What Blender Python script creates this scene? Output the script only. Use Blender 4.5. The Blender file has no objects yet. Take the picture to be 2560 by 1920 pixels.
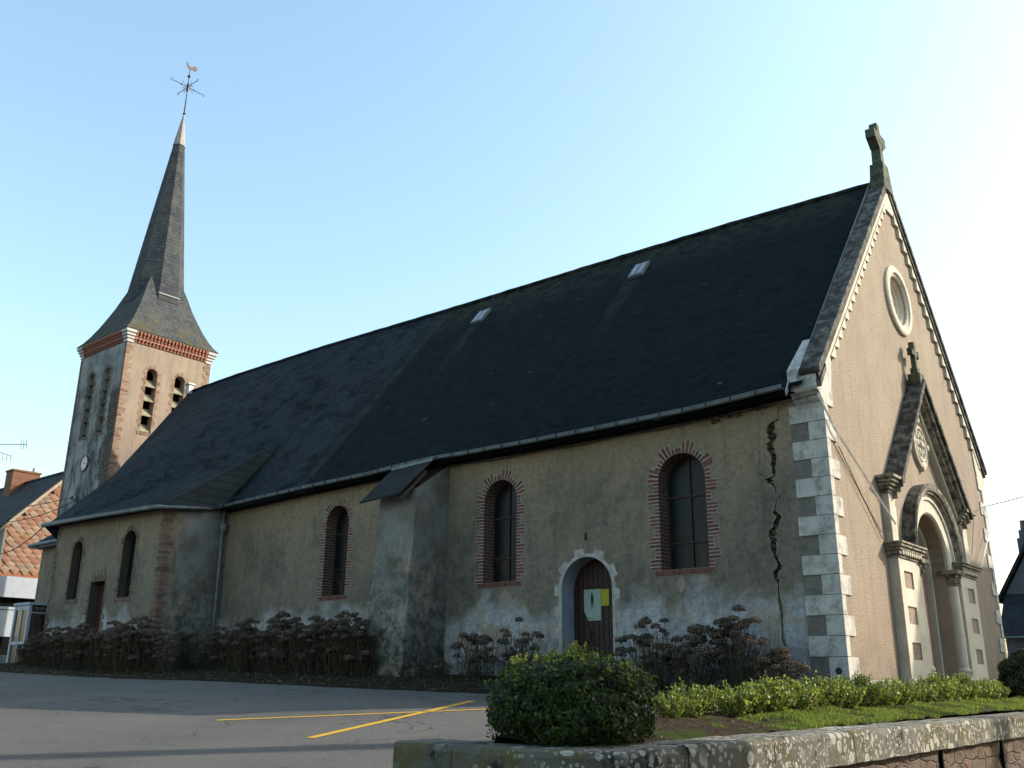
import bpy, math, random
from mathutils import Vector, Matrix, noise as mnoise
rad = math.radians
random.seed(7)
SC = bpy.context.scene
COL = SC.collection
# ------------------------------------------------------------------ camera
cam_d = bpy.data.cameras.new("camera"); cam = bpy.data.objects.new("camera", cam_d); COL.objects.link(cam)
FW = Vector((-0.61269428, 0.73037286, 0.30192913)); RT = Vector((0.76787478, 0.64054033, 0.00874116)); UP = RT.cross(FW)
cam.matrix_world = Matrix(((RT.x, UP.x, -FW.x, 6.3002), (RT.y, UP.y, -FW.y, -16.5440), (RT.z, UP.z, -FW.z, -0.0240), (0, 0, 0, 1)))
cam_d.sensor_width = 36; cam_d.lens = 32.821; cam_d.clip_end = 3000; cam_d.clip_start = 0.05
SC.camera = cam
# ------------------------------------------------------------------ sky and sun
SUN = Vector((1.0, 1.07, 0.86)).normalized()
elev = math.asin(SUN.z)
W = bpy.data.worlds.new("World"); SC.world = W; W.use_nodes = True
wn = W.node_tree.nodes; wn.clear()
sky = wn.new('ShaderNodeTexSky'); sky.sky_type = 'NISHITA'; sky.sun_disc = False
sky.sun_elevation = elev; sky.sun_rotation = math.atan2(SUN.x, SUN.y)
sky.air_density = 1.6; sky.dust_density = 2.4; sky.ozone_density = 3.2; sky.altitude = 50
bg = wn.new('ShaderNodeBackground'); bg.inputs[1].default_value = 0.15
wo = wn.new('ShaderNodeOutputWorld')
tint = wn.new('ShaderNodeMix'); tint.data_type = 'RGBA'; tint.blend_type = 'MULTIPLY'; tint.inputs[0].default_value = 1; tint.inputs[7].default_value = (1.07, 1.07, 0.99, 1)
W.node_tree.links.new(sky.outputs[0], tint.inputs[6]); W.node_tree.links.new(tint.outputs[2], bg.inputs[0]); W.node_tree.links.new(bg.outputs[0], wo.inputs[0])
sl = bpy.data.lights.new("sun", 'SUN'); sl.energy = 3.1; sl.angle = rad(0.55); sl.color = (1.0, 0.90, 0.77)
so = bpy.data.objects.new("sun", sl); COL.objects.link(so)
so.rotation_euler = SUN.to_track_quat('Z', 'Y').to_euler(); so.location = (20, 20, 30)
SC.view_settings.view_transform = 'Standard'; SC.view_settings.look = 'None'; SC.view_settings.gamma = 1
SC.view_settings.exposure = 1.15

# ------------------------------------------------------------------ mesh helpers
class MB:
    def __init__(s): s.v = []; s.f = []; s.uv = {}; s.m = []; s.mi = 0
    def add(s, vs, fs, uvs=None):
        o = len(s.v); s.v += [tuple(p) for p in vs]
        for k, f in enumerate(fs):
            if uvs: s.uv[len(s.f)] = uvs[k]
            s.f.append(tuple(i + o for i in f)); s.m.append(s.mi)
        return s
    def box(s, x0, x1, y0, y1, z0, z1, jit=0.0):
        j = lambda: random.uniform(-jit, jit) if jit else 0
        vs = [(x + j(), y + j(), z + j()) for z in (z0, z1) for y in (y0, y1) for x in (x0, x1)]
        return s.add(vs, [(0, 2, 3, 1), (4, 5, 7, 6), (0, 1, 5, 4), (2, 6, 7, 3), (0, 4, 6, 2), (1, 3, 7, 5)])
    def hexa(s, vs):  # 8 verts: bottom 4 ring, top 4 ring
        return s.add(vs, [(3, 2, 1, 0), (4, 5, 6, 7), (0, 1, 5, 4), (1, 2, 6, 5), (2, 3, 7, 6), (3, 0, 4, 7)])
    def prism(s, pts, M, d0, d1):  # pts 2-D outline, M(u,v,d)->xyz
        n = len(pts); a = [M(u, v, d0) for u, v in pts]; b = [M(u, v, d1) for u, v in pts]
        return s.add(a + b, [tuple(range(n))[::-1], tuple(range(n, 2 * n))] + [(i, (i + 1) % n, n + (i + 1) % n, n + i) for i in range(n)])
    def tube(s, pts, r, n=6, cap=True):
        pts = [Vector(p) for p in pts]; rings = []
        rs = r if isinstance(r, (list, tuple)) else [r] * len(pts)
        for i, p in enumerate(pts):
            t = (pts[min(i + 1, len(pts) - 1)] - pts[max(i - 1, 0)]).normalized()
            a = t.cross(Vector((0, 0, 1)))
            if a.length < .1: a = t.cross(Vector((1, 0, 0)))
            a.normalize(); b = t.cross(a)
            rings.append([p + (a * math.cos(k * 2 * math.pi / n) + b * math.sin(k * 2 * math.pi / n)) * rs[i] for k in range(n)])
        vs = [q for g in rings for q in g]; fs = []
        for i in range(len(rings) - 1):
            for k in range(n): fs.append((i * n + k, i * n + (k + 1) % n, (i + 1) * n + (k + 1) % n, (i + 1) * n + k))
        if cap: fs += [tuple(range(n))[::-1], tuple(range((len(rings) - 1) * n, len(rings) * n))]
        return s.add(vs, fs)
    def lathe(s, prof, M, n=32, a0=0, a1=2 * math.pi, sx=1, sy=1):  # prof (r,d); M(u,v,d)
        full = abs(a1 - a0 - 2 * math.pi) < 1e-6; N = n if full else n + 1
        vs = [M(r * sx * math.cos(a0 + (a1 - a0) * k / n), r * sy * math.sin(a0 + (a1 - a0) * k / n), d) for r, d in prof for k in range(N)]
        fs = []
        for i in range(len(prof) - 1):
            for k in range(n): fs.append((i * N + k, i * N + (k + 1) % N, (i + 1) * N + (k + 1) % N, (i + 1) * N + k))
        return s.add(vs, fs)
    def grid(s, P, nu, nv, uvf=None):
        vs = [P(i / nu, j / nv) for j in range(nv + 1) for i in range(nu + 1)]; fs = []; uvs = []
        for j in range(nv):
            for i in range(nu):
                fs.append((j * (nu + 1) + i, j * (nu + 1) + i + 1, (j + 1) * (nu + 1) + i + 1, (j + 1) * (nu + 1) + i))
                if uvf: uvs.append([uvf(a / nu, b / nv) for a, b in ((i, j), (i + 1, j), (i + 1, j + 1), (i, j + 1))])
        return s.add(vs, fs, uvs if uvf else None)
    def mesh(s, name, smooth=False):
        me = bpy.data.meshes.new(name); me.from_pydata(s.v, [], s.f)
        if s.uv:
            ul = me.uv_layers.new(name="UVMap")
            for p in me.polygons:
                u = s.uv.get(p.index)
                if u:
                    for k, li in enumerate(p.loop_indices): ul.data[li].uv = u[k]
        if smooth: me.polygons.foreach_set('use_smooth', [True] * len(me.polygons))
        me.update(); return me

def tag(o, label=None, cat=None, group=None, kind=None):
    if label: o['label'] = label
    if cat: o['category'] = cat
    if group: o['group'] = group
    if kind: o['kind'] = kind
    return o
def thing(name, loc, label, cat, group=None):
    o = bpy.data.objects.new(name, None); o.empty_display_size = .3; COL.objects.link(o); o.location = loc
    return tag(o, label, cat, group)
def link(name, me, mats, parent=None, label=None, bevel=0, local=False):
    o = bpy.data.objects.new(name, me); COL.objects.link(o)
    for m in (mats if isinstance(mats, list) else [mats]): me.materials.append(m)
    if parent is not None:
        o.parent = parent
        if not local:
            r = parent; L = Vector((0, 0, 0))
            while r is not None:
                if r.type == 'EMPTY': L = L + r.location
                r = r.parent
            if parent.type == 'EMPTY': o.matrix_parent_inverse = Matrix.Translation(-L)
    if label: o['label'] = label
    if bevel:
        b = o.modifiers.new("bevel", 'BEVEL'); b.width = bevel; b.segments = 2; b.limit_method = 'ANGLE'; b.angle_limit = rad(40)
    return o
def part(name, mb, mats, parent=None, smooth=False, **k):
    me = mb.mesh(name, smooth)
    o = link(name, me, mats, parent, **k)
    if any(mb.m): me.polygons.foreach_set('material_index', mb.m)
    return o
def struct(name, mb, mats, smooth=False, kind='structure'):
    o = part(name, mb, mats, None, smooth); o['kind'] = kind; return o

def filled(outline, holes, M, thick):
    """solid plate with holes: 2-D curve fill, front at d=0, back at d=-thick"""
    cu = bpy.data.curves.new("tmp", 'CURVE'); cu.dimensions = '2D'; cu.fill_mode = 'BOTH'; cu.extrude = .5
    for poly in [outline] + holes:
        sp = cu.splines.new('POLY'); sp.points.add(len(poly) - 1)
        for i, (u, v) in enumerate(poly): sp.points[i].co = (u, v, 0, 1)
        sp.use_cyclic_u = True
    ob = bpy.data.objects.new("tmp", cu); COL.objects.link(ob)
    dg = bpy.context.evaluated_depsgraph_get(); dg.update()
    me = bpy.data.meshes.new_from_object(ob.evaluated_get(dg))
    mb = MB(); mb.add([M(v.co.x, v.co.y, (v.co.z - .5) * thick) for v in me.vertices], [tuple(p.vertices) for p in me.polygons])
    bpy.data.objects.remove(ob); bpy.data.curves.remove(cu); bpy.data.meshes.remove(me)
    return mb
def arch(c, hw, z0, zs, n=16, rise=1.0):
    """opening outline: straight jambs to zs, round head"""
    return [(c - hw, z0), (c + hw, z0)] + [(c + hw * math.cos(a), zs + hw * rise * math.sin(a)) for a in [math.pi * k / n for k in range(n + 1)]]
def archpath(c, hw, z0, zs, n=16, rise=1.0):
    return [(c - hw, z0)] + [(c - hw * math.cos(math.pi * k / n), zs + hw * rise * math.sin(math.pi * k / n)) for k in range(n + 1)] + [(c + hw, z0)]
MN = lambda y0: (lambda u, v, d: (u, y0 - d, v))       # wall facing -Y, d outwards
MF = lambda x0: (lambda u, v, d: (x0 + d, u, v))       # wall facing +X
def walk(path, step):
    """points and normals at equal spacing along a 2-D path"""
    out = []; acc = 0; tot = sum(math.dist(a, b) for a, b in zip(path, path[1:])); n = max(2, round(tot / step)); st = tot / n; want = st / 2; pos = 0
    for a, b in zip(path, path[1:]):
        L = math.dist(a, b)
        if L < 1e-9: continue
        while want <= pos + L + 1e-9 and len(out) < n:
            t = (want - pos) / L; dx, dy = (b[0] - a[0]) / L, (b[1] - a[1]) / L
            out.append(((a[0] + (b[0] - a[0]) * t, a[1] + (b[1] - a[1]) * t), (-dy, dx), st)); want += st
        pos += L
    return out

# ------------------------------------------------------------------ materials
# base-colour brightness factor of each material, tuned to the exposure
KF = {'*': .62, 'old_lime_plaster': .82, 'beige_roughcast': .58, 'roof_slate': .34, 'spire_slate': .60, 'stained_render': .82, 'flaking_tower_render': .62, 'pinkish_tower_render': .54,
      'worn_asphalt': .72, 'bed_soil': .6, 'pale_limestone': .74, 'quoin_limestone': .78, 'weathered_stone': .7, 'terracotta_shingle': .50, 'red_brick': .54, 'white_lead': .55, 'yellow_paint': .75,
      'bush_leaf': .40, 'dried_petal': 1.15, 'box_leaf': .75, 'dark_box_leaf': .5, 'grass_blade': .45, 'lichened_coping': .8, 'schist_rubble': .62, 'cable_white': .9, 'jamb_stone': .6, 'portal_door_tan': .6, 'cheek_slate': .5, 'moss_slate': .45, 'house_tile_roof': .45, 'tower_brick': .50, 'chimney_brick': .5}
class NT:
    def __init__(s, name, rough=.9, spec=.25):
        s.mat = bpy.data.materials.new(name); s.mat.use_nodes = True; s.t = s.mat.node_tree; s.b = s.t.nodes['Principled BSDF']
        s.b.inputs['Roughness'].default_value = rough; s.b.inputs['Specular IOR Level'].default_value = spec
        s.tc = s.t.nodes.new('ShaderNodeTexCoord'); s.P = s.tc.outputs['Object']; s.U = s.tc.outputs['UV']
    def n(s, typ, **k):
        nd = s.t.nodes.new(typ)
        for a, b in k.items(): setattr(nd, a, b)
        return nd
    def l(s, a, b): s.t.links.new(a, b)
    def set(s, sock, v):
        if isinstance(v, bpy.types.NodeSocket): s.l(v, sock)
        elif isinstance(v, tuple) and len(v) == 3 and sock.type == 'RGBA': sock.default_value = v + (1,)
        else: sock.default_value = v
    def map(s, scale=(1, 1, 1), loc=(0, 0, 0), rot=(0, 0, 0), src=None):
        m = s.n('ShaderNodeMapping'); s.l(src or s.P, m.inputs[0]); m.inputs[1].default_value = loc; m.inputs[2].default_value = rot; m.inputs[3].default_value = scale; return m.outputs[0]
    def noise(s, scale, detail=5, rough=.55, src=None, lo=None, hi=None, dist=0):
        k = s.n('ShaderNodeTexNoise'); s.l(src or s.P, k.inputs['Vector']); k.inputs['Scale'].default_value = scale; k.inputs['Detail'].default_value = detail; k.inputs['Roughness'].default_value = rough; k.inputs['Distortion'].default_value = dist
        o = k.outputs['Fac']
        return o if lo is None else s.rng(o, lo, hi)
    def rng(s, v, lo, hi, a=0.0, b=1.0):
        r = s.n('ShaderNodeMapRange'); r.inputs[1].default_value = lo; r.inputs[2].default_value = hi; r.inputs[3].default_value = a; r.inputs[4].default_value = b; s.set(r.inputs[0], v); return r.outputs[0]
    def mix(s, f, a, b, mode='MIX'):
        m = s.n('ShaderNodeMix', data_type='RGBA', blend_type=mode); s.set(m.inputs[0], f); s.set(m.inputs[6], a); s.set(m.inputs[7], b); return m.outputs[2]
    def math(s, op, a, b=0.0):
        m = s.n('ShaderNodeMath', operation=op); s.set(m.inputs[0], a); s.set(m.inputs[1], b); return m.outputs[0]
    def xyz(s, src=None):
        x = s.n('ShaderNodeSeparateXYZ'); s.l(src or s.P, x.inputs[0]); return x.outputs
    def vor(s, scale, src=None, feature='F1', rnd=1.0):
        v = s.n('ShaderNodeTexVoronoi', feature=feature); s.l(src or s.P, v.inputs['Vector']); v.inputs['Scale'].default_value = scale; v.inputs['Randomness'].default_value = rnd; return v
    def bump(s, h, strength=.5, dist=.02):
        b = s.n('ShaderNodeBump'); b.inputs['Strength'].default_value = strength; b.inputs['Distance'].default_value = dist; s.l(h, b.inputs['Height']); s.l(b.outputs[0], s.b.inputs['Normal']); return s
    def col(s, c):
        k = KF.get(s.mat.name, KF.get('*'))
        if k != 1 and k != (1, 1, 1):
            k = k if isinstance(k, tuple) else (k, k, k)
            m = s.mix(1.0, c, k, 'MULTIPLY'); c = m
        s.set(s.b.inputs['Base Color'], c); return s
    def rgh(s, c): s.set(s.b.inputs['Roughness'], c); return s
    def island(s): return s.n('ShaderNodeNewGeometry').outputs['Random Per Island']
    def ramp(s, f, stops):
        r = s.n('ShaderNodeValToRGB'); e = r.color_ramp.elements
        while len(e) < len(stops): e.new(.5)
        for k, (p, c) in enumerate(stops): e[k].position = p; e[k].color = c + (1,)
        s.set(r.inputs[0], f); return r.outputs[0]
M = {}
def simple(name, c, rough=.7, spec=.3, metal=0, var=.25, scale=6, bump=.2):
    t = NT(name, rough, spec); n1 = t.noise(scale, 6, .6, lo=.3, hi=.7)
    t.col(t.mix(n1, tuple(x * (1 - var) for x in c), tuple(min(1, x * (1 + var)) for x in c))); t.b.inputs['Metallic'].default_value = metal
    if bump: t.bump(t.noise(scale * 8, 4), bump, .01)
    M[name] = t.mat; return t.mat

def plaster_nave():
    t = NT('old_lime_plaster', .95, .15); z = t.xyz()[2]; x = t.xyz()[0]
    big = t.noise(.62, 7, .62, lo=.43, hi=.60); mid = t.noise(2.4, 8, .7, lo=.42, hi=.60); fine = t.noise(16, 5, .7)
    base = t.mix(t.rng(z, 2.2, 4.9), (.215, .186, .152), (.345, .268, .178))
    base = t.mix(t.math('MULTIPLY', big, t.rng(z, 5.0, 3.4, .15, .8)), base, (.105, .105, .095))
    base = t.mix(t.math('MULTIPLY', mid, .5), base, (.30, .245, .165))
    base = t.mix(t.math('MULTIPLY', t.noise(5.5, 8, .75, src=t.map(loc=(3, 3, 3)), lo=.54, hi=.66), .5), base, (.12, .11, .09))
    # whitish damp zone near the foot with an uneven upper edge
    zz = t.math('ADD', z, t.math('MULTIPLY', t.math('SUBTRACT', t.noise(.8, 6, .6), .5), 2.6))
    low = t.rng(zz, 1.75, 1.25); lown = t.noise(3.3, 7, .65, lo=.34, hi=.58)
    base = t.mix(t.math('MULTIPLY', low, t.rng(lown, 0, 1, .40, .97)), base, (.47, .49, .51))
    base = t.mix(t.math('MULTIPLY', t.math('MULTIPLY', low, t.noise(6, 8, .75, src=t.map(loc=(2, 2, 8)), lo=.50, hi=.62)), .55), base, (.20, .20, .19))
    pat = t.noise(1.7, 4, .5, src=t.map(loc=(7, 3, 1)), lo=.56, hi=.58); pz = t.rng(zz, 1.5, 1.2)
    base = t.mix(t.math('MULTIPLY', t.math('MULTIPLY', pat, pz), .7), base, (.40, .32, .25))
    gr = t.rng(z, .75, -.15); base = t.mix(t.math('MULTIPLY', gr, t.noise(5, 6, .7, lo=.35, hi=.6)), base, (.05, .055, .04))
    st = t.noise(1.2, 6, .6, src=t.map(scale=(3.5, 3.5, .35)), lo=.52, hi=.75); base = t.mix(t.math('MULTIPLY', st, .5), base, (.11, .10, .085))
    base = t.mix(1.0, base, t.ramp(t.noise(7, 8, .8, src=t.map(loc=(9, 1, 4))), [(.36, (.74, .74, .74)), (.5, (1, 1, 1)), (.64, (1.16, 1.15, 1.12))]), 'MULTIPLY')
    sp = t.vor(5.5); s2 = t.math('LESS_THAN', sp.outputs['Distance'], .045); base = t.mix(t.math('MULTIPLY', s2, .7), base, (.42, .36, .28))
    base = t.mix(t.math('MULTIPLY', t.rng(fine, .3, .7, -.5, .5), .5), base, (.8, .75, .65), 'MULTIPLY')
    base = t.mix(1.0, base, t.ramp(fine, [(.3, (.72, .72, .72)), (.7, (1.15, 1.15, 1.12))]), 'MULTIPLY')
    t.col(base); t.bump(t.math('ADD', t.noise(9, 8, .7), t.math('MULTIPLY', t.noise(60, 4, .6), .35)), .5, .03); return t.mat
M['plaster'] = plaster_nave()
def plaster_facade():
    t = NT('beige_roughcast', .95, .12); z = t.xyz()[2]
    b = t.mix(t.noise(.7, 6, .6, lo=.35, hi=.68), (.53, .44, .34), (.45, .365, .28))
    b = t.mix(t.math('MULTIPLY', t.rng(z, 3.6, .4), t.noise(.9, 5, .6, src=t.map(loc=(0, 9, 2)), lo=.3, hi=.65)), b, (.475, .365, .28))
    b = t.mix(t.math('MULTIPLY', t.noise(1.0, 6, .65, src=t.map(scale=(4, 4, .5)), lo=.50, hi=.72), .55), b, (.31, .255, .20))
    b = t.mix(t.math('MULTIPLY', t.rng(z, .9, -.1), t.noise(2.2, 7, .7, lo=.35, hi=.6)), b, (.27, .235, .185))
    b = t.mix(t.math('MULTIPLY', t.noise(2.4, 8, .7, src=t.map(loc=(5, 5, 5)), lo=.52, hi=.66), .35), b, (.36, .30, .24))
    b = t.mix(1.0, b, t.ramp(t.noise(34, 4, .75), [(.34, (.42, .41, .40)), (.5, (1, 1, 1)), (.68, (1.4, 1.38, 1.34))]), 'MULTIPLY')
    s2 = t.math('LESS_THAN', t.vor(14).outputs['Distance'], .09); b = t.mix(t.math('MULTIPLY', s2, .4), b, (.80, .74, .62))
    t.col(b); t.bump(t.math('ADD', t.noise(38, 5, .75), t.math('MULTIPLY', t.noise(8, 4), .4)), .75, .02); return t.mat
M['facade'] = plaster_facade()
def stone(name, a, b, dark, amt, lo=.5, hi=.66, scale=2.5):
    t = NT(name, .9, .2); c = t.mix(t.noise(scale * .7, 6, .6, lo=.35, hi=.7), a, b)
    c = t.mix(t.math('MULTIPLY', t.noise(scale, 8, .72, lo=lo, hi=hi), amt), c, dark)
    c = t.mix(t.math('MULTIPLY', t.noise(1.2, 7, .7, src=t.map(scale=(3, 3, .5)), lo=.52, hi=.72), amt * .7), c, dark)
    c = t.mix(1.0, c, t.ramp(t.noise(30, 4, .7), [(.3, (.8, .8, .8)), (.7, (1.1, 1.1, 1.08))]), 'MULTIPLY')
    t.col(c); t.bump(t.math('ADD', t.noise(10, 8, .7), t.math('MULTIPLY', t.noise(45, 4, .7), .3)), .45, .025); M[name] = t.mat; return t.mat
stone('pale_limestone', (.74, .68, .56), (.63, .57, .46), (.22, .20, .18), .45, .52, .75)
stone('quoin_limestone', (.66, .63, .57), (.52, .50, .46), (.12, .12, .11), .75, .48, .68, 3)
stone('weathered_stone', (.30, .28, .24), (.16, .15, .125), (.035, .035, .03), .95, .36, .56, 5)
stone('mossy_stone', (.19, .20, .14), (.12, .14, .09), (.035, .04, .03), .8, .42, .6, 6)
stone('streaked_stone', (.52, .46, .37), (.38, .32, .25), (.07, .065, .055), .9, .47, .60, 6)
def slate(name, mode):
    t = NT(name, .85, .10)
    br = t.n('ShaderNodeTexBrick'); t.l(t.U, br.inputs['Vector']); br.offset = .5
    br.inputs['Scale'].default_value = 1; br.inputs['Brick Width'].default_value = .22; br.inputs['Row Height'].default_value = .13 if mode != 'spire' else .2
    br.inputs['Mortar Size'].default_value = .008; br.inputs['Mortar Smooth'].default_value = .3; br.inputs['Bias'].default_value = 0
    br.inputs['Color1'].default_value = (0, 0, 0, 1); br.inputs['Color2'].default_value = (1, 1, 1, 1); br.inputs['Mortar'].default_value = (0, 0, 0, 1)
    bw = t.math('MULTIPLY', br.outputs['Color'], 1.0)
    if mode == 'spire':
        c = t.mix(bw, (.070, .080, .095), (.125, .135, .145)); c = t.mix(t.noise(.9, 6, .6, lo=.45, hi=.7), c, (.15, .155, .15))
        z = t.xyz()[2]; m = t.math('MULTIPLY', t.rng(z, 17.8, 15.7), t.noise(1.6, 7, .7, lo=.42, hi=.58)); c = t.mix(t.math('MULTIPLY', m, .8), c, (.13, .12, .065))
    else:
        x = t.xyz()[0]; z = t.xyz()[2]
        c = t.mix(bw, (.024, .046, .062), (.075, .110, .130)); c = t.mix(t.noise(.5, 6, .65, lo=.42, hi=.66, src=t.map(scale=(1, 1, .6))), c, (.072, .082, .098))
        c = t.mix(t.noise(1.3, 8, .75, src=t.map(scale=(1, 1.3, 1.3), rot=(0, .9, 0)), lo=.50, hi=.60), c, (.018, .022, .028))
        mo = t.mix(bw, (.002, .008, .011), (.014, .034, .040)); mo = t.mix(t.noise(1.6, 8, .75, lo=.47, hi=.62), mo, (.013, .027, .032))
        lim = t.math('ADD', x, t.math('MULTIPLY', t.math('SUBTRACT', t.noise(1.1, 6, .7), .5), 2.0)); f = t.rng(lim, -15.8, -15.0)
        strip = t.math('MULTIPLY', t.rng(x, -15.35, -15.15), t.rng(x, -14.75, -15.0))
        c = t.mix(f, c, mo); c = t.mix(t.math('MULTIPLY', strip, t.noise(3, 6, .7, lo=.35, hi=.65)), c, (.10, .12, .115))
        rg = t.math('MULTIPLY', t.rng(z, 10.6, 12.1), t.math('MULTIPLY', f, t.noise(2.8, 8, .75, src=t.map(scale=(1, 1, 1)), lo=.40, hi=.62))); c = t.mix(rg, c, (.11, .125, .085))
        wh = t.noise(1.7, 3, .5, src=t.map(scale=(1, 3.2, 3.2), loc=(3, 1, 5)), lo=.725, hi=.74); c = t.mix(t.math('MULTIPLY', wh, f), c, (.20, .23, .23))
        for cx, w in ((-6.75, .22), (-12.75, .2)):
            s = t.math('MULTIPLY', t.math('LESS_THAN', t.math('ABSOLUTE', t.math('SUBTRACT', t.math('ADD', x, t.math('MULTIPLY', t.math('SUBTRACT', t.noise(1.5), .5), .5)), cx)), w), t.rng(z, 8.0, 10.8))
            c = t.mix(t.math('MULTIPLY', s, t.noise(4, 6, .7, lo=.3, hi=.7)), c, (.085, .10, .10))
    t.col(c); h = t.math('ADD', t.math('MULTIPLY', br.outputs['Fac'], -1.0), t.math('MULTIPLY', bw, .6)); h = t.math('ADD', h, t.math('MULTIPLY', t.noise(7, 6, .7), 1.2)); t.bump(h, 1.0, .06)
    M[name] = t.mat
slate('roof_slate', 'nave'); slate('spire_slate', 'spire')
def brick(name, a, b, dark):
    t = NT(name, .9, .2); r = t.island(); c = t.ramp(r, [(0, a), (.5, b), (1, tuple(x * .6 for x in a))])
    c = t.mix(t.math('MULTIPLY', t.noise(9, 6, .7, lo=.5, hi=.68), .5), c, dark); t.col(c); t.bump(t.noise(40, 4), .4, .01); M[name] = t.mat
brick('red_brick', (.30, .125, .095), (.24, .115, .09), (.15, .13, .11)); brick('dull_brick', (.22, .155, .115), (.30, .20, .15), (.07, .065, .055)); brick('corbel_brick', (.50, .20, .14), (.44, .18, .13), (.25, .12, .10)); brick('tower_brick', (.46, .25, .17), (.52, .38, .27), (.25, .18, .14))
def reveal(name, a, b, mortar):
    t = NT(name, .9, .2); br = t.n('ShaderNodeTexBrick'); t.l(t.U, br.inputs['Vector']); br.inputs['Scale'].default_value = 1
    br.inputs['Brick Width'].default_value = .23; br.inputs['Row Height'].default_value = .075; br.inputs['Mortar Size'].default_value = .009
    br.inputs['Color1'].default_value = a + (1,); br.inputs['Color2'].default_value = b + (1,); br.inputs['Mortar'].default_value = mortar + (1,)
    t.col(br.outputs['Color']); t.bump(t.math('MULTIPLY', br.outputs['Fac'], -1.0), .5, .02); M[name] = t.mat
reveal('reveal_brick', (.20, .085, .06), (.13, .07, .055), (.33, .29, .25))
simple('mortar', (.60, .54, .47), .95, .1, var=.3, scale=9)
simple('zinc', (.20, .245, .255), .55, .4, .25, .35, 3)
simple('pale_zinc', (.55, .56, .56), .5, .4, .2, .2, 3)
simple('white_lead', (.62, .60, .57), .6, .3, 0, .1, 3)
simple('iron', (.075, .045, .045), .7, .3, .2, .3, 8)
simple('gilt_copper', (.42, .30, .24), .5, .4, .3, .25, 12)
simple('dark_inside', (.012, .012, .012), .95, .05, bump=0)
simple('door_brown', (.050, .020, .016), .6, .3, var=.3, scale=5)
simple('old_door_red', (.085, .030, .022), .75, .2, var=.35, scale=5)
simple('portal_door_tan', (.42, .25, .185), .8, .2, var=.1, scale=3)
simple('louver_wood', (.33, .30, .20), .85, .2, var=.35, scale=5)
simple('white_paint', (.50, .56, .64), .5, .35, var=.1, scale=4, bump=.05)
simple('house_white', (.55, .60, .68), .85, .2, var=.08, scale=3, bump=.1)
simple('sign_black', (.012, .013, .017), .4, .4, bump=0)
simple('cream_letters', (.50, .50, .46), .6, .3, bump=0)
simple('cable_white', (.9, .88, .82), .6, .3, bump=0)
simple('cable_dark', (.05, .05, .055), .6, .3, bump=0)
simple('house_wall', (.34, .33, .31), .95, .1, var=.15, scale=1.5)
simple('clock_enamel', (.66, .70, .72), .4, .4, var=.05, bump=0)
simple('clock_rim', (.20, .06, .05), .5, .3, bump=0)
simple('poster_paper', (.40, .50, .43), .6, .2, var=.08, bump=0)
simple('poster_dark', (.05, .055, .035), .7, .2, bump=0)
simple('yellow_paper', (.50, .48, .03), .6, .2, var=.05, bump=0)
simple('house_tile_roof', (.035, .042, .048), .8, .25, var=.5, scale=1.5)
simple('whitewash', (.44, .49, .56), .9, .15, var=.22, scale=2.5)
t = NT('stained_glass', .38, .2)
g = t.xyz(); n1 = t.noise(3.2, 4, .6, src=t.map(loc=(2, 0, 5)), lo=.50, hi=.62); zf = t.rng(g[2], 3.1, 2.3)
c = t.mix(t.math('MULTIPLY', n1, zf), (.010, .017, .018), (.085, .045, .012)); vd = t.vor(7, feature='DISTANCE_TO_EDGE'); c = t.mix(t.math('LESS_THAN', vd.outputs['Distance'], .03), c, (.004, .004, .005))
t.col(c); t.bump(t.noise(6, 3), .15, .02); M['glass'] = t.mat
t = NT('booth_glass', .08, .5); t.col(t.mix(t.noise(2, 2, lo=.45, hi=.55), (.03, .025, .03), (.10, .075, .06))); t.b.inputs['Alpha'].default_value = .75; M['booth_glass'] = t.mat

def buttress_mat():
    t = NT('stained_render', .95, .15); z = t.xyz()[2]; b = t.mix(t.noise(1.1, 6, .6, lo=.4, hi=.62), (.25, .25, .225), (.17, .155, .125))
    b = t.mix(t.noise(1.0, 5, .6, src=t.map(loc=(4, 4, 4)), lo=.52, hi=.64), b, (.33, .285, .22))
    k = t.math('MULTIPLY', t.rng(z, 3.4, -.2, .15, 1), t.noise(4.5, 8, .8, lo=.45, hi=.56)); b = t.mix(k, b, (.028, .031, .024))
    k = t.math('MULTIPLY', t.rng(z, 1.2, 0), t.noise(2, 6, .7, lo=.35, hi=.6)); b = t.mix(k, b, (.03, .032, .022))
    w = t.vor(9).outputs['Distance']; b = t.mix(t.math('MULTIPLY', t.math('LESS_THAN', w, .10), .6), b, (.45, .44, .40))
    t.col(b); t.bump(t.noise(10, 8, .75), .7, .04); M['stained_render'] = t.mat
buttress_mat()
def tower_gray():
    t = NT('flaking_tower_render', .95, .15); g = t.xyz(); z = g[2]; x = g[0]
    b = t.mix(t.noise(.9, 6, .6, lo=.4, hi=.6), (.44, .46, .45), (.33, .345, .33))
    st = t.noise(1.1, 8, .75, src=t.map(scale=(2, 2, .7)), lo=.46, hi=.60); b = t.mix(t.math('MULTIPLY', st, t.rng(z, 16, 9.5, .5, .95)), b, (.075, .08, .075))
    # fallen render along the near corner shows rubble
    xx = t.math('ADD', x, t.math('MULTIPLY', t.math('SUBTRACT', t.noise(1.3, 5, .7), .5), 1.6)); k = t.math('MULTIPLY', t.rng(xx, -34.95, -34.8), t.rng(z, 13.1, 12.6))
    v = t.vor(6.5, feature='DISTANCE_TO_EDGE'); rub = t.mix(t.rng(v.outputs['Distance'], 0, .12), (.045, .042, .035), t.mix(t.noise(5), (.12, .105, .075), (.27, .23, .18)))
    b = t.mix(k, b, rub); t.col(b); t.bump(t.math('ADD', t.noise(6, 8, .75), t.math('MULTIPLY', t.math('MULTIPLY', v.outputs['Distance'], 4.0), k)), .7, .05); M['tower_gray'] = t.mat
tower_gray()
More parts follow.
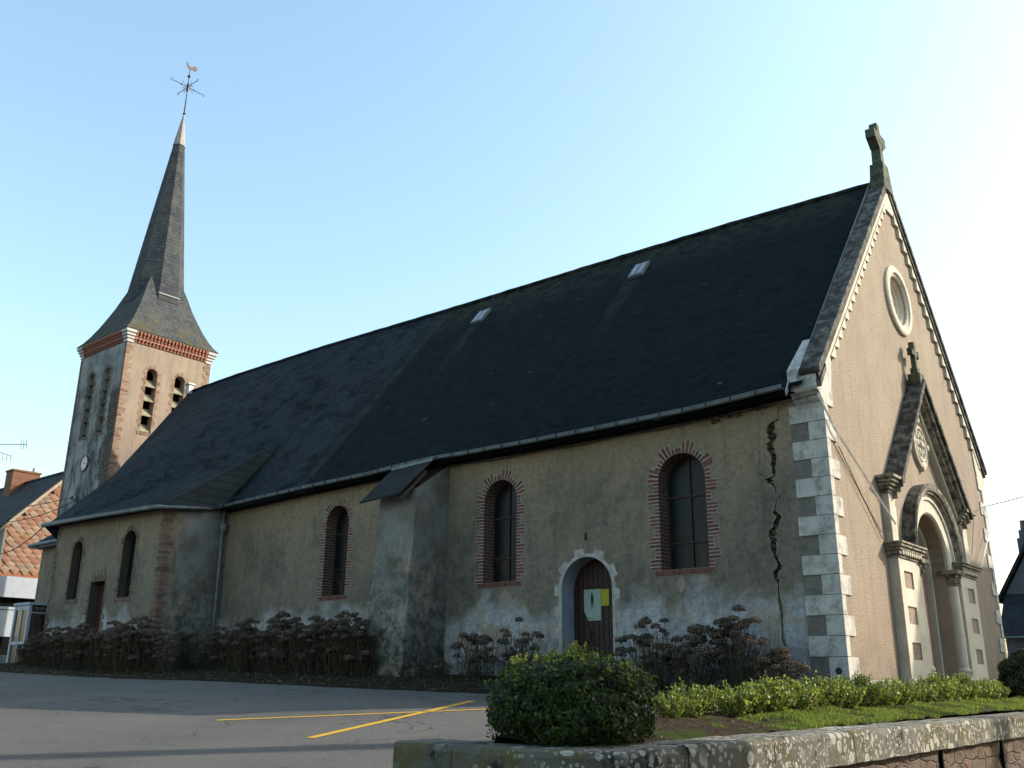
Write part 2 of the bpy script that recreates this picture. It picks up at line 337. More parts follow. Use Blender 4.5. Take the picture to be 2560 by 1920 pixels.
def tower_pink():
    t = NT('pinkish_tower_render', .95, .12); z = t.xyz()[2]
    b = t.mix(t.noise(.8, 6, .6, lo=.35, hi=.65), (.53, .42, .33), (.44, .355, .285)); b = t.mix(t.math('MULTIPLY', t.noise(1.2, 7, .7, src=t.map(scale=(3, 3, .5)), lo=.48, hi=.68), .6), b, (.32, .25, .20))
    b = t.mix(1.0, b, t.ramp(t.noise(18, 5, .7), [(.3, (.8, .8, .8)), (.7, (1.1, 1.1, 1.1))]), 'MULTIPLY'); t.col(b); t.bump(t.noise(12, 7, .7), .5, .03); M['tower_pink'] = t.mat
tower_pink()
def asphalt():
    t = NT('worn_asphalt', .92, .2); b = t.mix(t.noise(.35, 6, .6, lo=.35, hi=.65), (.125, .122, .117), (.162, .156, .146))
    b = t.mix(1.0, b, t.ramp(t.noise(55, 4, .8), [(.3, (.55, .55, .56)), (.5, (1, 1, 1)), (.72, (1.45, 1.42, 1.35))]), 'MULTIPLY')
    b = t.mix(t.math('MULTIPLY', t.noise(1.1, 6, .7, src=t.map(scale=(.5, 1.4, 1)), lo=.58, hi=.72), .5), b, (.075, .07, .062))
    b = t.mix(t.math('MULTIPLY', t.math('LESS_THAN', t.vor(2.2).outputs['Distance'], .035), .8), b, (.32, .29, .22))
    b = t.mix(t.math('MULTIPLY', t.noise(.8, 2, .4, src=t.map(scale=(.4, 1, 1), loc=(3, 8, 0)), lo=.66, hi=.68), .35), b, (.07, .07, .068))
    ds = t.n('ShaderNodeVectorMath', operation='ADD'); t.l(t.P, ds.inputs[0]); nz = t.n('ShaderNodeTexNoise'); t.l(t.P, nz.inputs['Vector']); nz.inputs['Scale'].default_value = 1.6; nz.inputs['Detail'].default_value = 5; t.l(nz.outputs['Color'], ds.inputs[1])
    vc = t.vor(.42, src=ds.outputs[0], feature='DISTANCE_TO_EDGE'); cr_ = t.math('MULTIPLY', t.math('LESS_THAN', vc.outputs['Distance'], .007), t.noise(.6, 3, lo=.45, hi=.55)); b = t.mix(t.math('MULTIPLY', cr_, .7), b, (.05, .048, .044))
    b = t.mix(t.math('MULTIPLY', t.noise(6, 6, .75, lo=.55, hi=.75), .45), b, (.24, .215, .175)); b = t.mix(t.math('MULTIPLY', t.noise(2.6, 5, .6, src=t.map(loc=(1, 6, 0)), lo=.64, hi=.70), .55), b, (.06, .058, .055))
    t.col(b); t.bump(t.math('ADD', t.noise(70, 3, .7), t.noise(18, 5, .7)), 1.0, .02); M['asphalt'] = t.mat
asphalt()
def soil(name, a, b2, moss):
    t = NT(name, .97, .08); b = t.mix(t.noise(3, 8, .7, lo=.35, hi=.65), a, b2); b = t.mix(t.noise(1.8, 8, .75, src=t.map(loc=(5, 2, 0)), lo=.48, hi=.56), b, moss)
    b = t.mix(t.math('LESS_THAN', t.vor(16).outputs['Distance'], .12), b, (.16, .13, .09)); t.col(b); t.bump(t.noise(18, 8, .8), 1, .06); M[name] = t.mat
soil('bed_soil', (.11, .075, .045), (.06, .045, .03), (.075, .11, .02)); soil('litter_soil', (.045, .036, .026), (.022, .02, .015), (.035, .045, .018))
def paint(name, c):
    t = NT(name, .8, .2); t.col(t.mix(t.noise(14, 6, .75, lo=.57, hi=.66), c, (.16, .14, .10))); t.bump(t.noise(70, 3), .4, .01); M[name] = t.mat
paint('yellow_paint', (.62, .37, .035))
def leaf(name, stops, trans=.35, rough=.45, spec=.4):
    t = NT(name, rough, spec); t.col(t.ramp(t.island(), stops)); o = t.t.nodes['Material Output']
    tr = t.n('ShaderNodeBsdfTranslucent'); t.l(t.ramp(t.island(), [(p, tuple(min(1, x * 1.5) for x in c)) for p, c in stops]), tr.inputs[0])
    mx = t.n('ShaderNodeMixShader'); mx.inputs[0].default_value = trans; t.l(t.b.outputs[0], mx.inputs[1]); t.l(tr.outputs[0], mx.inputs[2]); t.l(mx.outputs[0], o.inputs[0]); M[name] = t.mat
leaf('bush_leaf', [(0, (.020, .048, .016)), (.6, (.045, .085, .016)), (.9, (.10, .15, .02)), (1, (.36, .36, .05))], .22, .55, .25)
leaf('bush_tip_leaf', [(0, (.13, .17, .02)), (.7, (.20, .23, .03)), (1, (.35, .33, .05))], .4)
leaf('box_leaf', [(0, (.10, .15, .02)), (.6, (.17, .22, .03)), (1, (.28, .30, .05))], .4)
leaf('dark_box_leaf', [(0, (.025, .045, .014)), (.8, (.045, .07, .018)), (1, (.09, .11, .03))], .25)
leaf('grass_blade', [(0, (.09, .15, .02)), (.7, (.15, .22, .03)), (1, (.30, .28, .09))], .4)
leaf('dried_petal', [(0, (.055, .043, .032)), (.7, (.098, .076, .056)), (.95, (.14, .11, .082)), (1, (.25, .18, .12))], .2, .8, .1)
leaf('withered_leaf', [(0, (.045, .038, .020)), (.7, (.085, .065, .038)), (1, (.11, .10, .045))], .2, .8, .1)
leaf('green_leaf', [(0, (.05, .09, .02)), (1, (.10, .15, .03))], .35)
simple('twig', (.10, .075, .055), .9, .1, var=.4, scale=10, bump=0)
simple('dry_twig', (.20, .16, .11), .9, .1, var=.4, scale=10, bump=0)
def coping_mat():
    t = NT('lichened_coping', .93, .15); b = t.mix(t.noise(1.6, 7, .7, lo=.38, hi=.62), (.20, .185, .155), (.115, .108, .088))
    b = t.mix(t.noise(2.3, 8, .75, src=t.map(loc=(1, 6, 3)), lo=.50, hi=.60), b, (.13, .12, .055)); b = t.mix(t.noise(3.4, 8, .7, src=t.map(loc=(8, 1, 3)), lo=.55, hi=.63), b, (.035, .035, .03))
    for sc, th in ((7, .36), (13, .30), (26, .30)):
        v = t.vor(sc, src=t.map(loc=(sc, 2, 1))); nz = t.noise(14, 4, .7); d = t.math('ADD', v.outputs['Distance'], t.math('MULTIPLY', t.math('SUBTRACT', nz, .5), .3))
        sel = t.math('GREATER_THAN', t.xyz(v.outputs['Color'])[0], .35); k = t.math('MULTIPLY', t.math('MULTIPLY', t.math('LESS_THAN', d, th), sel), t.noise(.9, 3, .5, src=t.map(loc=(sc, sc, 0)), lo=.42, hi=.52))
        b = t.mix(t.math('MULTIPLY', k, .85), b, t.mix(t.rng(v.outputs['Distance'], .1, .35), (.42, .41, .36), (.56, .55, .49)))
    t.col(b); t.bump(t.math('ADD', t.noise(12, 8, .75), t.math('MULTIPLY', t.noise(60, 4, .7), .3)), .7, .03); M['coping'] = t.mat
coping_mat()
def rubble():
    t = NT('schist_rubble', .93, .15); src = t.map(scale=(1, 1, 2.6)); v = t.vor(3.2, src=src, feature='DISTANCE_TO_EDGE'); vc = t.vor(3.2, src=src)
    c = t.ramp(t.xyz(vc.outputs['Color'])[0], [(0, (.22, .14, .10)), (.4, (.26, .20, .15)), (.7, (.17, .13, .11)), (1, (.30, .19, .13))]); c = t.mix(t.noise(6, 7, .7, lo=.4, hi=.65), c, (.20, .165, .14))
    c = t.mix(t.rng(v.outputs['Distance'], .035, .0), c, (.23, .195, .16)); t.col(c); t.bump(t.math('ADD', t.rng(v.outputs['Distance'], 0, .09), t.math('MULTIPLY', t.noise(11, 7, .75), 1.2)), .9, .04); M['rubble'] = t.mat
rubble()
def crackm():
    t = NT('broken_masonry', .97, .1); v = t.vor(7, src=t.map(scale=(1, 1, 2.2)), feature='DISTANCE_TO_EDGE'); c = t.mix(t.rng(v.outputs['Distance'], .0, .14), (.03, .025, .02), t.mix(t.noise(6, lo=.4, hi=.6), (.16, .12, .08), (.36, .28, .20)))
    t.col(c); t.bump(v.outputs['Distance'], 1, .12); M['broken'] = t.mat
crackm()
def shingle():
    t = NT('terracotta_shingle', .85, .2); r = t.island(); c = t.ramp(r, [(0, (.46, .22, .15)), (.45, (.55, .31, .21)), (.75, (.58, .45, .33)), (1, (.38, .27, .20))])
    c = t.mix(t.noise(.7, 5, .6, lo=.60, hi=.68), c, (.42, .30, .06)); c = t.mix(t.math('MULTIPLY', t.noise(3, 5, .7, lo=.4, hi=.7), .35), c, (.26, .17, .12)); t.col(c); t.bump(t.noise(14), .3, .02); M['shingle'] = t.mat
shingle()

# ------------------------------------------------------------------ ground
def gz(x, y):
    x = max(-50, min(x, 8)); y = max(-60, min(y, 0.0)); return -.14 - .027 * (x + 8) + .065 * (y + 1.5)
def ground_h(x, y):
    h = gz(x, y); s = min(1, max(0, (x - 1.2) / 1.8)) if y > -11.6 else min(1, max(0, (x - 3.2) / 2.5))
    low = -1.50 if x > 0 else h
    return h * (1 - s) + min(h, low) * s - (.25 if (y > -11.5 and 1.2 < x < 3.1) else 0)
xs = [-700, -300, -150, -90] + [-60 + i for i in range(30)] + [-30 + .5 * i for i in range(80)] + [10 + i * 2 for i in range(12)] + [60, 150, 300, 700]
ys = [-700, -250, -90, -50] + [-34 + i for i in range(18)] + [-16 + .5 * i for i in range(40)] + [4 + i * 2 for i in range(20)] + [60, 150, 300, 700]
mb = MB(); mb.add([(x, y, ground_h(x, y)) for y in ys for x in xs], [(j * len(xs) + i, j * len(xs) + i + 1, (j + 1) * len(xs) + i + 1, (j + 1) * len(xs) + i) for j in range(len(ys) - 1) for i in range(len(xs) - 1)])
struct('asphalt_ground', mb, M['asphalt'], True)
# soil strip along the nave
edge = [(-26, -5.0), (-22.5, -4.6), (-19.5, -4.55), (-16.7, -4.3), (-13.7, -3.6), (-11, -3.4), (-8.5, -3.2), (-6.3, -2.85), (-4, -2.7), (-1.5, -2.75), (.2, -3.6), (.9, -6.0), (1.1, -9.0), (1.3, -11.0)]
def interp(tab, x):
    if x <= tab[0][0]: return tab[0][1]
    for a, b in zip(tab, tab[1:]):
        if x <= b[0]: return a[1] + (b[1] - a[1]) * (x - a[0]) / (b[0] - a[0])
    return tab[-1][1]
def soilP(u, v):
    x = -26 + 27.2 * u; e = interp(edge[:10] + [(1.2, -3.0)], x) + .14 * mnoise.noise(Vector((x * 1.7, 3, 0))); y = e + (0.1 - e) * v
    return (x, y, gz(x, y) + (-.02 if v == 0 else .03 + .05 * abs(mnoise.noise(Vector((x * 2, y * 2, 1)))) + .06 * min(1, v * 3)))
struct('soil_border', MB().grid(soilP, 160, 12), M['litter_soil'], True)
def bed_z(x, y): return -.43 + .10 * min(1, max(0, (2.55 - x) / .7)) + .008 * (y + 10) * .6 + .03 * mnoise.noise(Vector((x * 2.3, y * 2.3, 4))) + .012 * mnoise.noise(Vector((x * 9, y * 9, 4)))
def bedP(u, v):
    y = -11.62 + 30 * v; x0 = interp([(-12, 1.95), (-10, 1.95), (-9, 1.45), (-.7, 1.15)], y) if y < -.6 else .0; x = x0 + (2.58 - x0) * u
    z = bed_z(x, y)
    if y < -.6 and u < .15: z = z + (gz(x, y) - .1 - z) * (1 - u / .15)
    return (x, y, z)
struct('planting_bed', MB().grid(bedP, 24, 400), M['bed_soil'], True)
# painted yellow lines
def stripe(a, b, w):
    a = Vector(a); b = Vector(b); d = (b - a).normalized(); n = Vector((-d.y, d.x)) * w / 2; N = 24; mb = MB()
    def P(u, v):
        p = a + (b - a) * u + n * (2 * v - 1) * (1 + .10 * mnoise.noise(Vector((u * 30, v * 5, 2)))); return (p.x, p.y, ground_h(p.x, p.y) + .006)
    return mb.grid(P, N, 1)
struct('yellow_line', stripe((-6.2, -8.23), (-3.85, -4.80), .11), M['yellow_paint'])
struct('yellow_line', stripe((-3.45, -8.72), (-5.05, -3.98), .13), M['yellow_paint'])

# ------------------------------------------------------------------ CHURCH
CY = 5.45; WD = 10.9
church = thing('church', (-14, CY, -.3), 'old village church with patched tan plaster walls, dark slate roof and slim slate spire', 'church')
EAVE = [(-31.6, 4.78), (-26, 4.84), (-19.3, 4.93), (-15.05, 5.05), (-12.14, 5.10), (-9.92, 5.18), (-7.35, 5.14), (-5.36, 5.14), (-2.49, 5.17), (-.3, 5.27)]
RIDGE = [(-31.4, 12.46), (-28, 12.52), (-21.9, 12.50), (-14.9, 12.35), (-8.6, 12.26), (-3.9, 12.17), (-.2, 12.04)]
eave = lambda x: interp(EAVE, x)
ridge = lambda x: interp(RIDGE, x)
# windows in the long wall: centre, half width, sill, spring
WIN = [(-3.06, .54, 2.10, 3.90), (-7.90, .50, 2.11, 3.99), (-13.78, .46, 2.08, 4.05)]
DOOR = (-5.46, .655, -.3, 1.85)
crackL = [(-.86, 5.02), (-.90, 4.80), (-1.03, 4.74), (-1.08, 4.55), (-1.03, 4.42), (-1.10, 4.31), (-1.04, 4.08), (-1.07, 3.86), (-1.06, 3.72), (-1.20, 3.66), (-1.12, 3.56), (-1.06, 3.48), (-1.06, 3.2), (-1.11, 3.05), (-1.04, 2.90), (-1.19, 2.68), (-1.16, 2.50), (-1.18, 2.30), (-1.13, 2.12), (-1.10, 2.02), (-1.18, 1.88), (-1.15, 1.70), (-1.15, 1.48), (-1.13, 1.25), (-1.13, 1.05), (-1.14, .73), (-1.08, .50)]
crackW = [.012, .015, .10, .13, .13, .10, .10, .05, .03, .14, .05, .015, .015, .02, .11, .13, .12, .10, .03, .08, .10, .02, .02, .035, .015, .02, .012]
cr = []; crr = []
random.seed(3)
for k in range(len(crackL)):
    (x, z), w = crackL[k], crackW[k]
    cr.append((x - w * .5, z)); crr.append((x + w * .5 + .006, z + .01))
    if k < len(crackL) - 1:
        x2, z2 = crackL[k + 1]; w2 = (w + crackW[k + 1]) / 2
        for f in (.33, .66):
            xm = x + (x2 - x) * f; zm = z + (z2 - z) * f; cr.append((xm - w2 * .5 - random.uniform(-.4, .5) * w2, zm + random.uniform(-.01, .01))); crr.append((xm + w2 * .5 + .006 + random.uniform(-.4, .5) * w2, zm + random.uniform(-.01, .01)))
crack_poly = cr + crr[::-1]
top = [(x, eave(x) + .12) for x in [-.006, -2.5, -5.4, -7.35, -9.9, -12.1, -15, -19.3, -26, -31.6]]
holes = [arch(*w) for w in WIN] + [arch(*DOOR), crack_poly]
part('nave_wall', filled([(-31.6, -1.2), (-.006, -1.2)] + top, holes, MN(0), .55), M['plaster'], church)
part('broken_masonry', MB().grid(lambda u, v: (-1.5 + .8 * u, .085 + .06 * mnoise.noise(Vector((u * 4, v * 60, 3))) + .03 * mnoise.noise(Vector((u * 15, v * 160, 3))), .2 + 5.0 * v), 24, 200), M['broken'], church, label='rubble seen through the long open crack in the side wall')
cl = [(x - .018 - abs(.03 * mnoise.noise(Vector((x * 5, z * 7, 1)))), z) for x, z in cr[::-1]] ; cl = [(cr[0][0], cr[0][1] + .02)] + [(x - .012 - abs(.045 * mnoise.noise(Vector((x * 5, z * 6, 1)))), z) for x, z in cr] + [(crr[-1][0], crr[-1][1] - .03)] + [(x + .012 + abs(.045 * mnoise.noise(Vector((x * 5, z * 6, 7)))), z) for x, z in crr[::-1]]
simple('broken_edge', (.34, .285, .21), .95, .1, var=.3, scale=14)
part('crack_edge', filled(cl, [crack_poly], MN(-.004), .008), M['broken_edge'], church)
rnd = random.Random(2); mb = MB()
for (x, z, dx, dz) in [(-1.08, .5, .18, -.35), (-1.13, 1.25, -.12, -.3), (-.86, 5.02, .25, .06), (-1.2, 3.66, -.25, .10), (-1.06, 3.2, .16, .12), (-1.19, 2.68, -.2, -.1), (-1.16, 1.9, .2, -.15)]:
    pts = [(x, z)]; 
    for k in range(6): pts.append((pts[-1][0] + dx / 6 + rnd.uniform(-.02, .02), pts[-1][1] + dz / 6 + rnd.uniform(-.02, .02)))
    for (a, b), (c_, d_) in zip(pts, pts[1:]): L = math.hypot(c_ - a, d_ - b); nx, nz = -(d_ - b) / L * .003, (c_ - a) / L * .003; mb.prism([(a - nx, b - nz), (c_ - nx, d_ - nz), (c_ + nx, d_ + nz), (a + nx, b + nz)], MN(0), 0, .002)
    part('hairline_crack', mb, M['dark_inside'], church); mb = MB()
# fallen plaster patches: lost render under the eaves and below the sills
def ragged(cx, cz, rx, rz, seed, n=22):
    r = random.Random(seed); return [(cx + rx * math.cos(a) * r.uniform(.6, 1.1), cz + rz * math.sin(a) * r.uniform(.6, 1.1)) for a in [2 * math.pi * k / n for k in range(n)]]
for cx, cz, rx, rz, sd in [(-1.85, 5.03, .34, .07, 1), (-1.25, 5.08, .25, .05, 2), (-2.22, 4.98, .14, .06, 3)]: part('bare_stone_patch', MB().prism(ragged(cx, cz, rx, rz, sd), MN(0), 0, .006), M['broken'], church)
simple('patch_plaster', (.40, .34, .27), .95, .1, var=.12, scale=5)
for cx, cz, rx, rz, sd in [(-2.68, 1.88, .13, .12, 5), (-3.15, 1.80, .09, .18, 6), (-7.72, 1.72, .22, .22, 7), (-8.25, 1.85, .12, .10, 8), (-7.95, 1.0, .55, .2, 9), (-8.9, .8, .35, .2, 10), (-6.7, .7, .2, .12, 11)]: part('plaster_patch', MB().prism(ragged(cx, cz, rx, rz, sd, 30), MN(0), 0, .004), M['patch_plaster'], church)
# other walls of the nave
part('rear_wall', MB().box(-31.6, -.5, WD - .5, WD, -1.2, 5.2), M['plaster'], church)
mb = MB(); mb.prism([(0.55, -1.2), (WD - .5, -1.2), (WD - .5, 4.9), (CY, 12.35), (.55, 5.3)], MF(-31.58), .0, .3); part('chancel_gable', mb, M['plaster'], church)
# ---- facade
RK = 1.131
zL = lambda y: 12.14 - RK * abs(y - CY)      # outer line of the coping
fo = [(.02, -1.2), (WD, -1.2), (WD, 5.0), (WD, zL(WD) - .3), (CY, 12.14 - .3), (.02, zL(0) - .3), (.02, 5.0)]
PC = 5.43
portal_hole = arch(PC, 1.12, -.25, 2.47)
rose = [(5.40 + .60 * math.cos(a), 8.77 + .60 * math.sin(a)) for a in [2 * math.pi * k / 32 for k in range(32)]]
part('facade_wall', filled(fo, [portal_hole, rose], MF(0), .5), M['facade'], church)
# quoins
for s in (0, 1):
    k = 0; z = 4.985
    while z > -.5:
        zb = z - .3525; side = k % 2 == 0; fw = (.15 if side else .47); sw = (.65 if side else .30)
        j = random.uniform(-.012, .012)
        if s == 0 and not side: part('dirty_render_patch', MB().box(-.655, -sw - j - .004, -.004, .003, zb + .004, z - .004), M['dirty_render'] if 'dirty_render' in M else simple('dirty_render', (.235, .215, .185), .95, .1, var=.35, scale=5), church)
        if s == 0: mb = MB().box(-sw - j, .03, -.03, fw + j, zb + .004, z - .004)
        else: mb = MB().box(-.3, .03, WD - fw - j, WD + .03, zb + .004, z - .004)
        part('quoin_stone', mb, M['quoin_limestone'] if s == 0 and 0 else M['two_quoin'] if 'two_quoin' in M else M['quoin_limestone'], church, bevel=.006)
        z = zb; k += 1
# kneelers
for s in (0, 1):
    Y = (lambda y: y) if s == 0 else (lambda y: WD - y)
    pr = [(0, 4.96), (-.05, 5.0), (-.10, 5.04), (-.14, 5.09), (-.20, 5.14), (-.27, 5.17), (-.30, 5.22), (-.30, 5.62), (.62, 6.50), (.55, 5.92), (.50, 5.6), (.42, 5.3), (.46, 5.28), (.44, 4.96)]
    part('kneeler', MB().prism([(Y(a), b) for a, b in pr], MF(0), -.52, .035), M['quoin_limestone'] if s == 0 else M['pale_limestone'], church, bevel=.008)
# raking coping
def rake_band(y0, z_off, th, sgn, d0, d1, mat, name, yend=CY):
    pts = [(y0, zL(y0) + z_off), (CY, zL(CY) + z_off), (CY, zL(CY) + z_off - th), (y0 + .05, zL(y0 + .05) + z_off - th)]
    if sgn > 0: pts = [(WD - a, b) for a, b in pts]
    return MB().prism(pts, MF(0), d0, d1)
for s in (-1, 1):
    part('raking_coping', rake_band(-.36, 0, .17, s, -.26, .13, 0, ''), M['weathered_stone'], church, bevel=.012)
    part('coping_moulding', rake_band(-.30, -.173, .15, s, -.22, .09, 0, ''), M['weathered_stone'], church)
    part('white_rake_band', rake_band(.02, -.326, .19, s, -.05, .055, 0, ''), M['pale_limestone'], church)
    mb = MB()
    for k in range(19):
        a = .50 + k * .243; b = a + .243; za, zb = zL(a) - .52, zL(b) - .52
        pts = [(a, za), (b, za), (b, zb)];
        if s > 0: pts = [(WD - p, q) for p, q in pts]
        mb.prism(pts, MF(0), 0, .075)
    part('stepped_dentils', mb, M['pale_limestone'], church)
mb = MB().prism([(CY - .42, zL(CY - .42) - .5), (CY + .42, zL(CY + .42) - .5), (CY, zL(CY) - .4)], MF(0), 0, .06); part('apex_stone', mb, M['pale_limestone'], church)
mb = MB().prism([(-.28, zL(-.3) - .44), (.05, zL(.05) - .42), (.05, zL(.05) - .3), (-.30, zL(-.3) - .3)], MF(0), -.3, .12); part('coping_foot', mb, M['weathered_stone'], church)
# gable cross
mb = MB(); cx = -.05; cy = CY; zb = 11.98
mb.hexa([(cx - .18, cy - .34, zb - .25), (cx + .18, cy - .34, zb - .25), (cx + .18, cy + .34, zb - .25), (cx - .18, cy + .34, zb - .25), (cx - .165, cy - .20, zb + .52), (cx + .165, cy - .20, zb + .52), (cx + .165, cy + .20, zb + .52), (cx - .165, cy + .20, zb + .52)])
mb.hexa([(cx - .12, cy - .12, zb + .52), (cx + .12, cy - .12, zb + .52), (cx + .12, cy + .12, zb + .52), (cx - .12, cy + .12, zb + .52), (cx - .10, cy - .10, zb + 1.72), (cx + .10, cy - .10, zb + 1.72), (cx + .10, cy + .10, zb + 1.72), (cx - .10, cy + .10, zb + 1.72)])
mb.box(cx - .12, cx + .12, cy - .40, cy + .40, zb + 1.17, zb + 1.43)
for s in (-1, 1): mb.prism([(cy + s * .12, zb + .95), (cy + s * .12, zb + 1.18), (cy + s * .36, zb + 1.18)], MF(cx), -.12, .12)
part('stone_cross', mb, M['mossy_stone'], church, bevel=.015)
# rose window
mb = MB().lathe([(.87, 0), (.87, .06), (.83, .085), (.70, .085), (.68, .05), (.66, .03), (.63, .03), (.60, -.03), (.58, -.07), (.54, -.07), (.52, -.12), (.49, -.15), (.44, -.15), (.42, -.24)], (lambda u, v, d: (d, 5.40 + u, 8.77 + v)), 48)
rw = part('rose_window', mb, M['pale_limestone'], church)
q = [(5.40 + (.13 + .13) * math.cos(a) + .0, 8.77) for a in (0,)]
quat = []
for k in range(64):
    a = 2 * math.pi * k / 64; r = .20 + .15 * abs(math.cos(2 * a)) ** .6; quat.append((5.40 + r * math.cos(a), 8.77 + r * math.sin(a)))
circ = [(5.40 + .45 * math.cos(2 * math.pi * k / 32), 8.77 + .45 * math.sin(2 * math.pi * k / 32)) for k in range(32)]
part('tracery', filled(circ, [quat], MF(-.18), .08), M['pale_limestone'], rw)
part('rose_infill', MB().box(-.34, -.30, 4.8, 6.0, 8.2, 9.4), simple('tan_board', (.40, .27, .17), .8, .2), rw)

# ---- portal
HWP = .20
for s in (-1, 1):
    yo = (lambda a: PC + s * (a))
    outer, inner = 2.75, 1.48
    def rect(a, b, z0, z1):
        ya, yb = sorted((yo(a), yo(b))); return [(ya, z0), (yb, z0), (yb, z1), (ya, z1)]
    hl = [rect(1.96, 2.50, z0, z1) for z0, z1 in ((.41, .74), (1.09, 1.43), (1.78, 2.12))]
    p = part('portal_pier', filled(rect(inner, outer, .06, 2.40), hl, MF(HWP), HWP), M['pale_limestone'], church, bevel=.006)
    mb = MB()
    for h in hl: mb.prism([(h[0][0] - .01, h[0][1] - .01), (h[1][0] + .01, h[1][1] - .01), (h[2][0] + .01, h[2][1] + .01), (h[3][0] - .01, h[3][1] + .01)], MF(0), .05, HWP - .03)
    part('pier_panel', mb, M['facade'], p)
    ya, yb = sorted((yo(inner), yo(outer))); part('pier_plinth', MB().box(0, HWP + .06, ya - .04, yb + .04, -.6, .06), M['pale_limestone'], p, bevel=.015)
    # joints of the pier: thin grooves are modelled as the plate edges; entablature above
    mb = MB()
    for (z0, z1, e) in ((2.36, 2.41, .03), (2.41, 2.50, .06), (2.50, 2.56, .10), (2.56, 2.62, .14), (2.62, 2.67, .17)):
        mb.box(0, HWP + e, ya - e, yb + e, z0, z1 - .002)
    part('pier_cornice', mb, M['streaked_stone'], church, bevel=.012)
    mb = MB().box(HWP + .03, HWP + .068, ya + .02, yb - .02, 2.425, 2.505)
    for k in range(9): mb.box(HWP + .068, HWP + .09, ya + .06 + k * .135, ya + .13 + k * .135, 2.43, 2.50)
    part('frieze', mb, M['pale_limestone'], church)
    # upper pilaster
    ya, yb = sorted((yo(2.75), yo(2.42))); z0 = 2.67
    mb = MB().box(0, .15, ya, yb, z0, 3.70); yt = sorted((yo(2.42), yo(2.12))); mb.box(0, .07, yt[0], yt[1], 3.14, 3.47)
    part('upper_pilaster', mb, M['pale_limestone'], church, bevel=.006)
    mb = MB()
    for (z0, z1, e) in ((3.66, 3.72, .03), (3.72, 3.79, .07), (3.79, 3.86, .12), (3.86, 3.93, .17), (3.93, 4.0, .22)):
        a, b = sorted((yo(2.78 + e), yo(2.20))); mb.box(0, .15 + e, a, b, z0, z1 - .002)
    part('upper_cornice', mb, M['streaked_stone'], church, bevel=.01)
    # pediment rake
    sl = 1.10; zp = lambda d: 6.74 - sl * d
    def band(o0, o1, t0, t1): return [(yo(o0), zp(o0) - t0), (yo(o1), zp(o1) - t0), (yo(o1), zp(o1) - t1), (yo(o0), zp(o0) - t1)]
    part('pediment_rake', MB().prism(band(2.55, 0, 0, .17), MF(0), 0, .40), M['weathered_stone'], church, bevel=.02)
    part('pediment_moulding', MB().prism(band(2.5, 0, .173, .30), MF(0), 0, .33), M['streaked_stone'], church)
    part('pediment_moulding', MB().prism(band(2.5, 0, .303, .43), MF(0), 0, .25), M['streaked_stone'], church)
    part('pediment_moulding', MB().prism(band(2.42, 0, .433, .60), MF(0), 0, .14), M['pale_limestone'], church)
    # column
    yc = yo(1.30); xc = .03
    cm = lambda u, v, d: (xc + u, yc + v, d)
    c = part('portal_column', MB().lathe([(.148, .30), (.150, 1.0), (.135, 2.12)], cm, 24), M['pale_limestone'], church, smooth=True)
    part('column_base', MB().lathe([(.0, -.25), (.24, -.25), (.24, -.02), (.22, .0), (.23, .06), (.21, .10), (.16, .13), (.17, .20), (.19, .24), (.18, .28), (.15, .31)], cm, 24), M['pale_limestone'], c, smooth=False)
    mb = MB().lathe([(.135, 2.10), (.16, 2.12), (.15, 2.15), (.17, 2.24), (.23, 2.36)], cm, 16)
    for k in range(8):
        a = math.pi * 2 * k / 8; r = .17; mb.box(xc + r * math.cos(a) - .035, xc + r * math.cos(a) + .035, yc + r * math.sin(a) - .035, yc + r * math.sin(a) + .035, 2.16, 2.25)
        r = .22; mb.box(xc + r * math.cos(a) - .035, xc + r * math.cos(a) + .035, yc + r * math.sin(a) - .035, yc + r * math.sin(a) + .035, 2.28, 2.36)
    mb.box(xc - .26, xc + .26, yc - .26, yc + .26, 2.36, 2.46); part('capital', mb, M['streaked_stone'], c, bevel=.015)
# arches
cm = lambda u, v, d: (d, PC + u, 2.47 + v)
part('archivolt', MB().lathe([(1.12, -.3), (1.12, .06), (1.16, .10), (1.42, .10), (1.44, .14), (1.52, .14), (1.52, 0)], cm, 40, 0, math.pi), M['pale_limestone'], church)
part('hood_mould', MB().lathe([(1.52, .0), (1.52, .16), (1.56, .16), (1.57, .21), (1.62, .21), (1.63, .26), (1.69, .29), (1.74, .30)], cm, 48, .06, math.pi - .06), M['streaked_stone'], church)
part('hood_extrados', MB().lathe([(1.74, .30), (1.78, .27), (1.78, .0)], cm, 48, .06, math.pi - .06), M['weathered_stone'], church)
# inner order with jambs, door
pin = archpath(PC, 1.12, -.25, 2.47, 24); pin2 = archpath(PC, .99, -.25, 2.47, 24); mb = MB()
n = len(pin); vs = [(-.30, a, b) for a, b in pin] + [(-.30, a, b) for a, b in pin2] + [(-.45, a, b) for a, b in pin2]
mb.add(vs, [(i, i + 1, n + i + 1, n + i) for i in range(n - 1)] + [(n + i, n + i + 1, 2 * n + i + 1, 2 * n + i) for i in range(n - 1)]); part('inner_arch', mb, M['pale_limestone'], church)
simple('jamb_stone', (.50, .40, .31), .9, .15, var=.08, scale=3)
mb = MB(); pj = archpath(PC, 1.119, -.25, 2.47, 24); vs = [(0, a, b) for a, b in pj] + [(-.31, a, b) for a, b in pj]; n = len(pj); mb.add(vs, [(i, i + 1, n + i + 1, n + i) for i in range(n - 1)]); part('arch_soffit', mb, M['jamb_stone'], church)
pd = MB().prism(arch(PC, 1.0, -.25, 2.47, 24), MF(-.49), 0, .06); pdo = part('portal_door', pd, M['portal_door_tan'], church)
mb = MB(); mb.box(-.43, -.41, PC - 1.0, PC + 1.0, 2.40, 2.50); mb.box(-.43, -.415, PC - .02, PC + .02, -.2, 2.4)
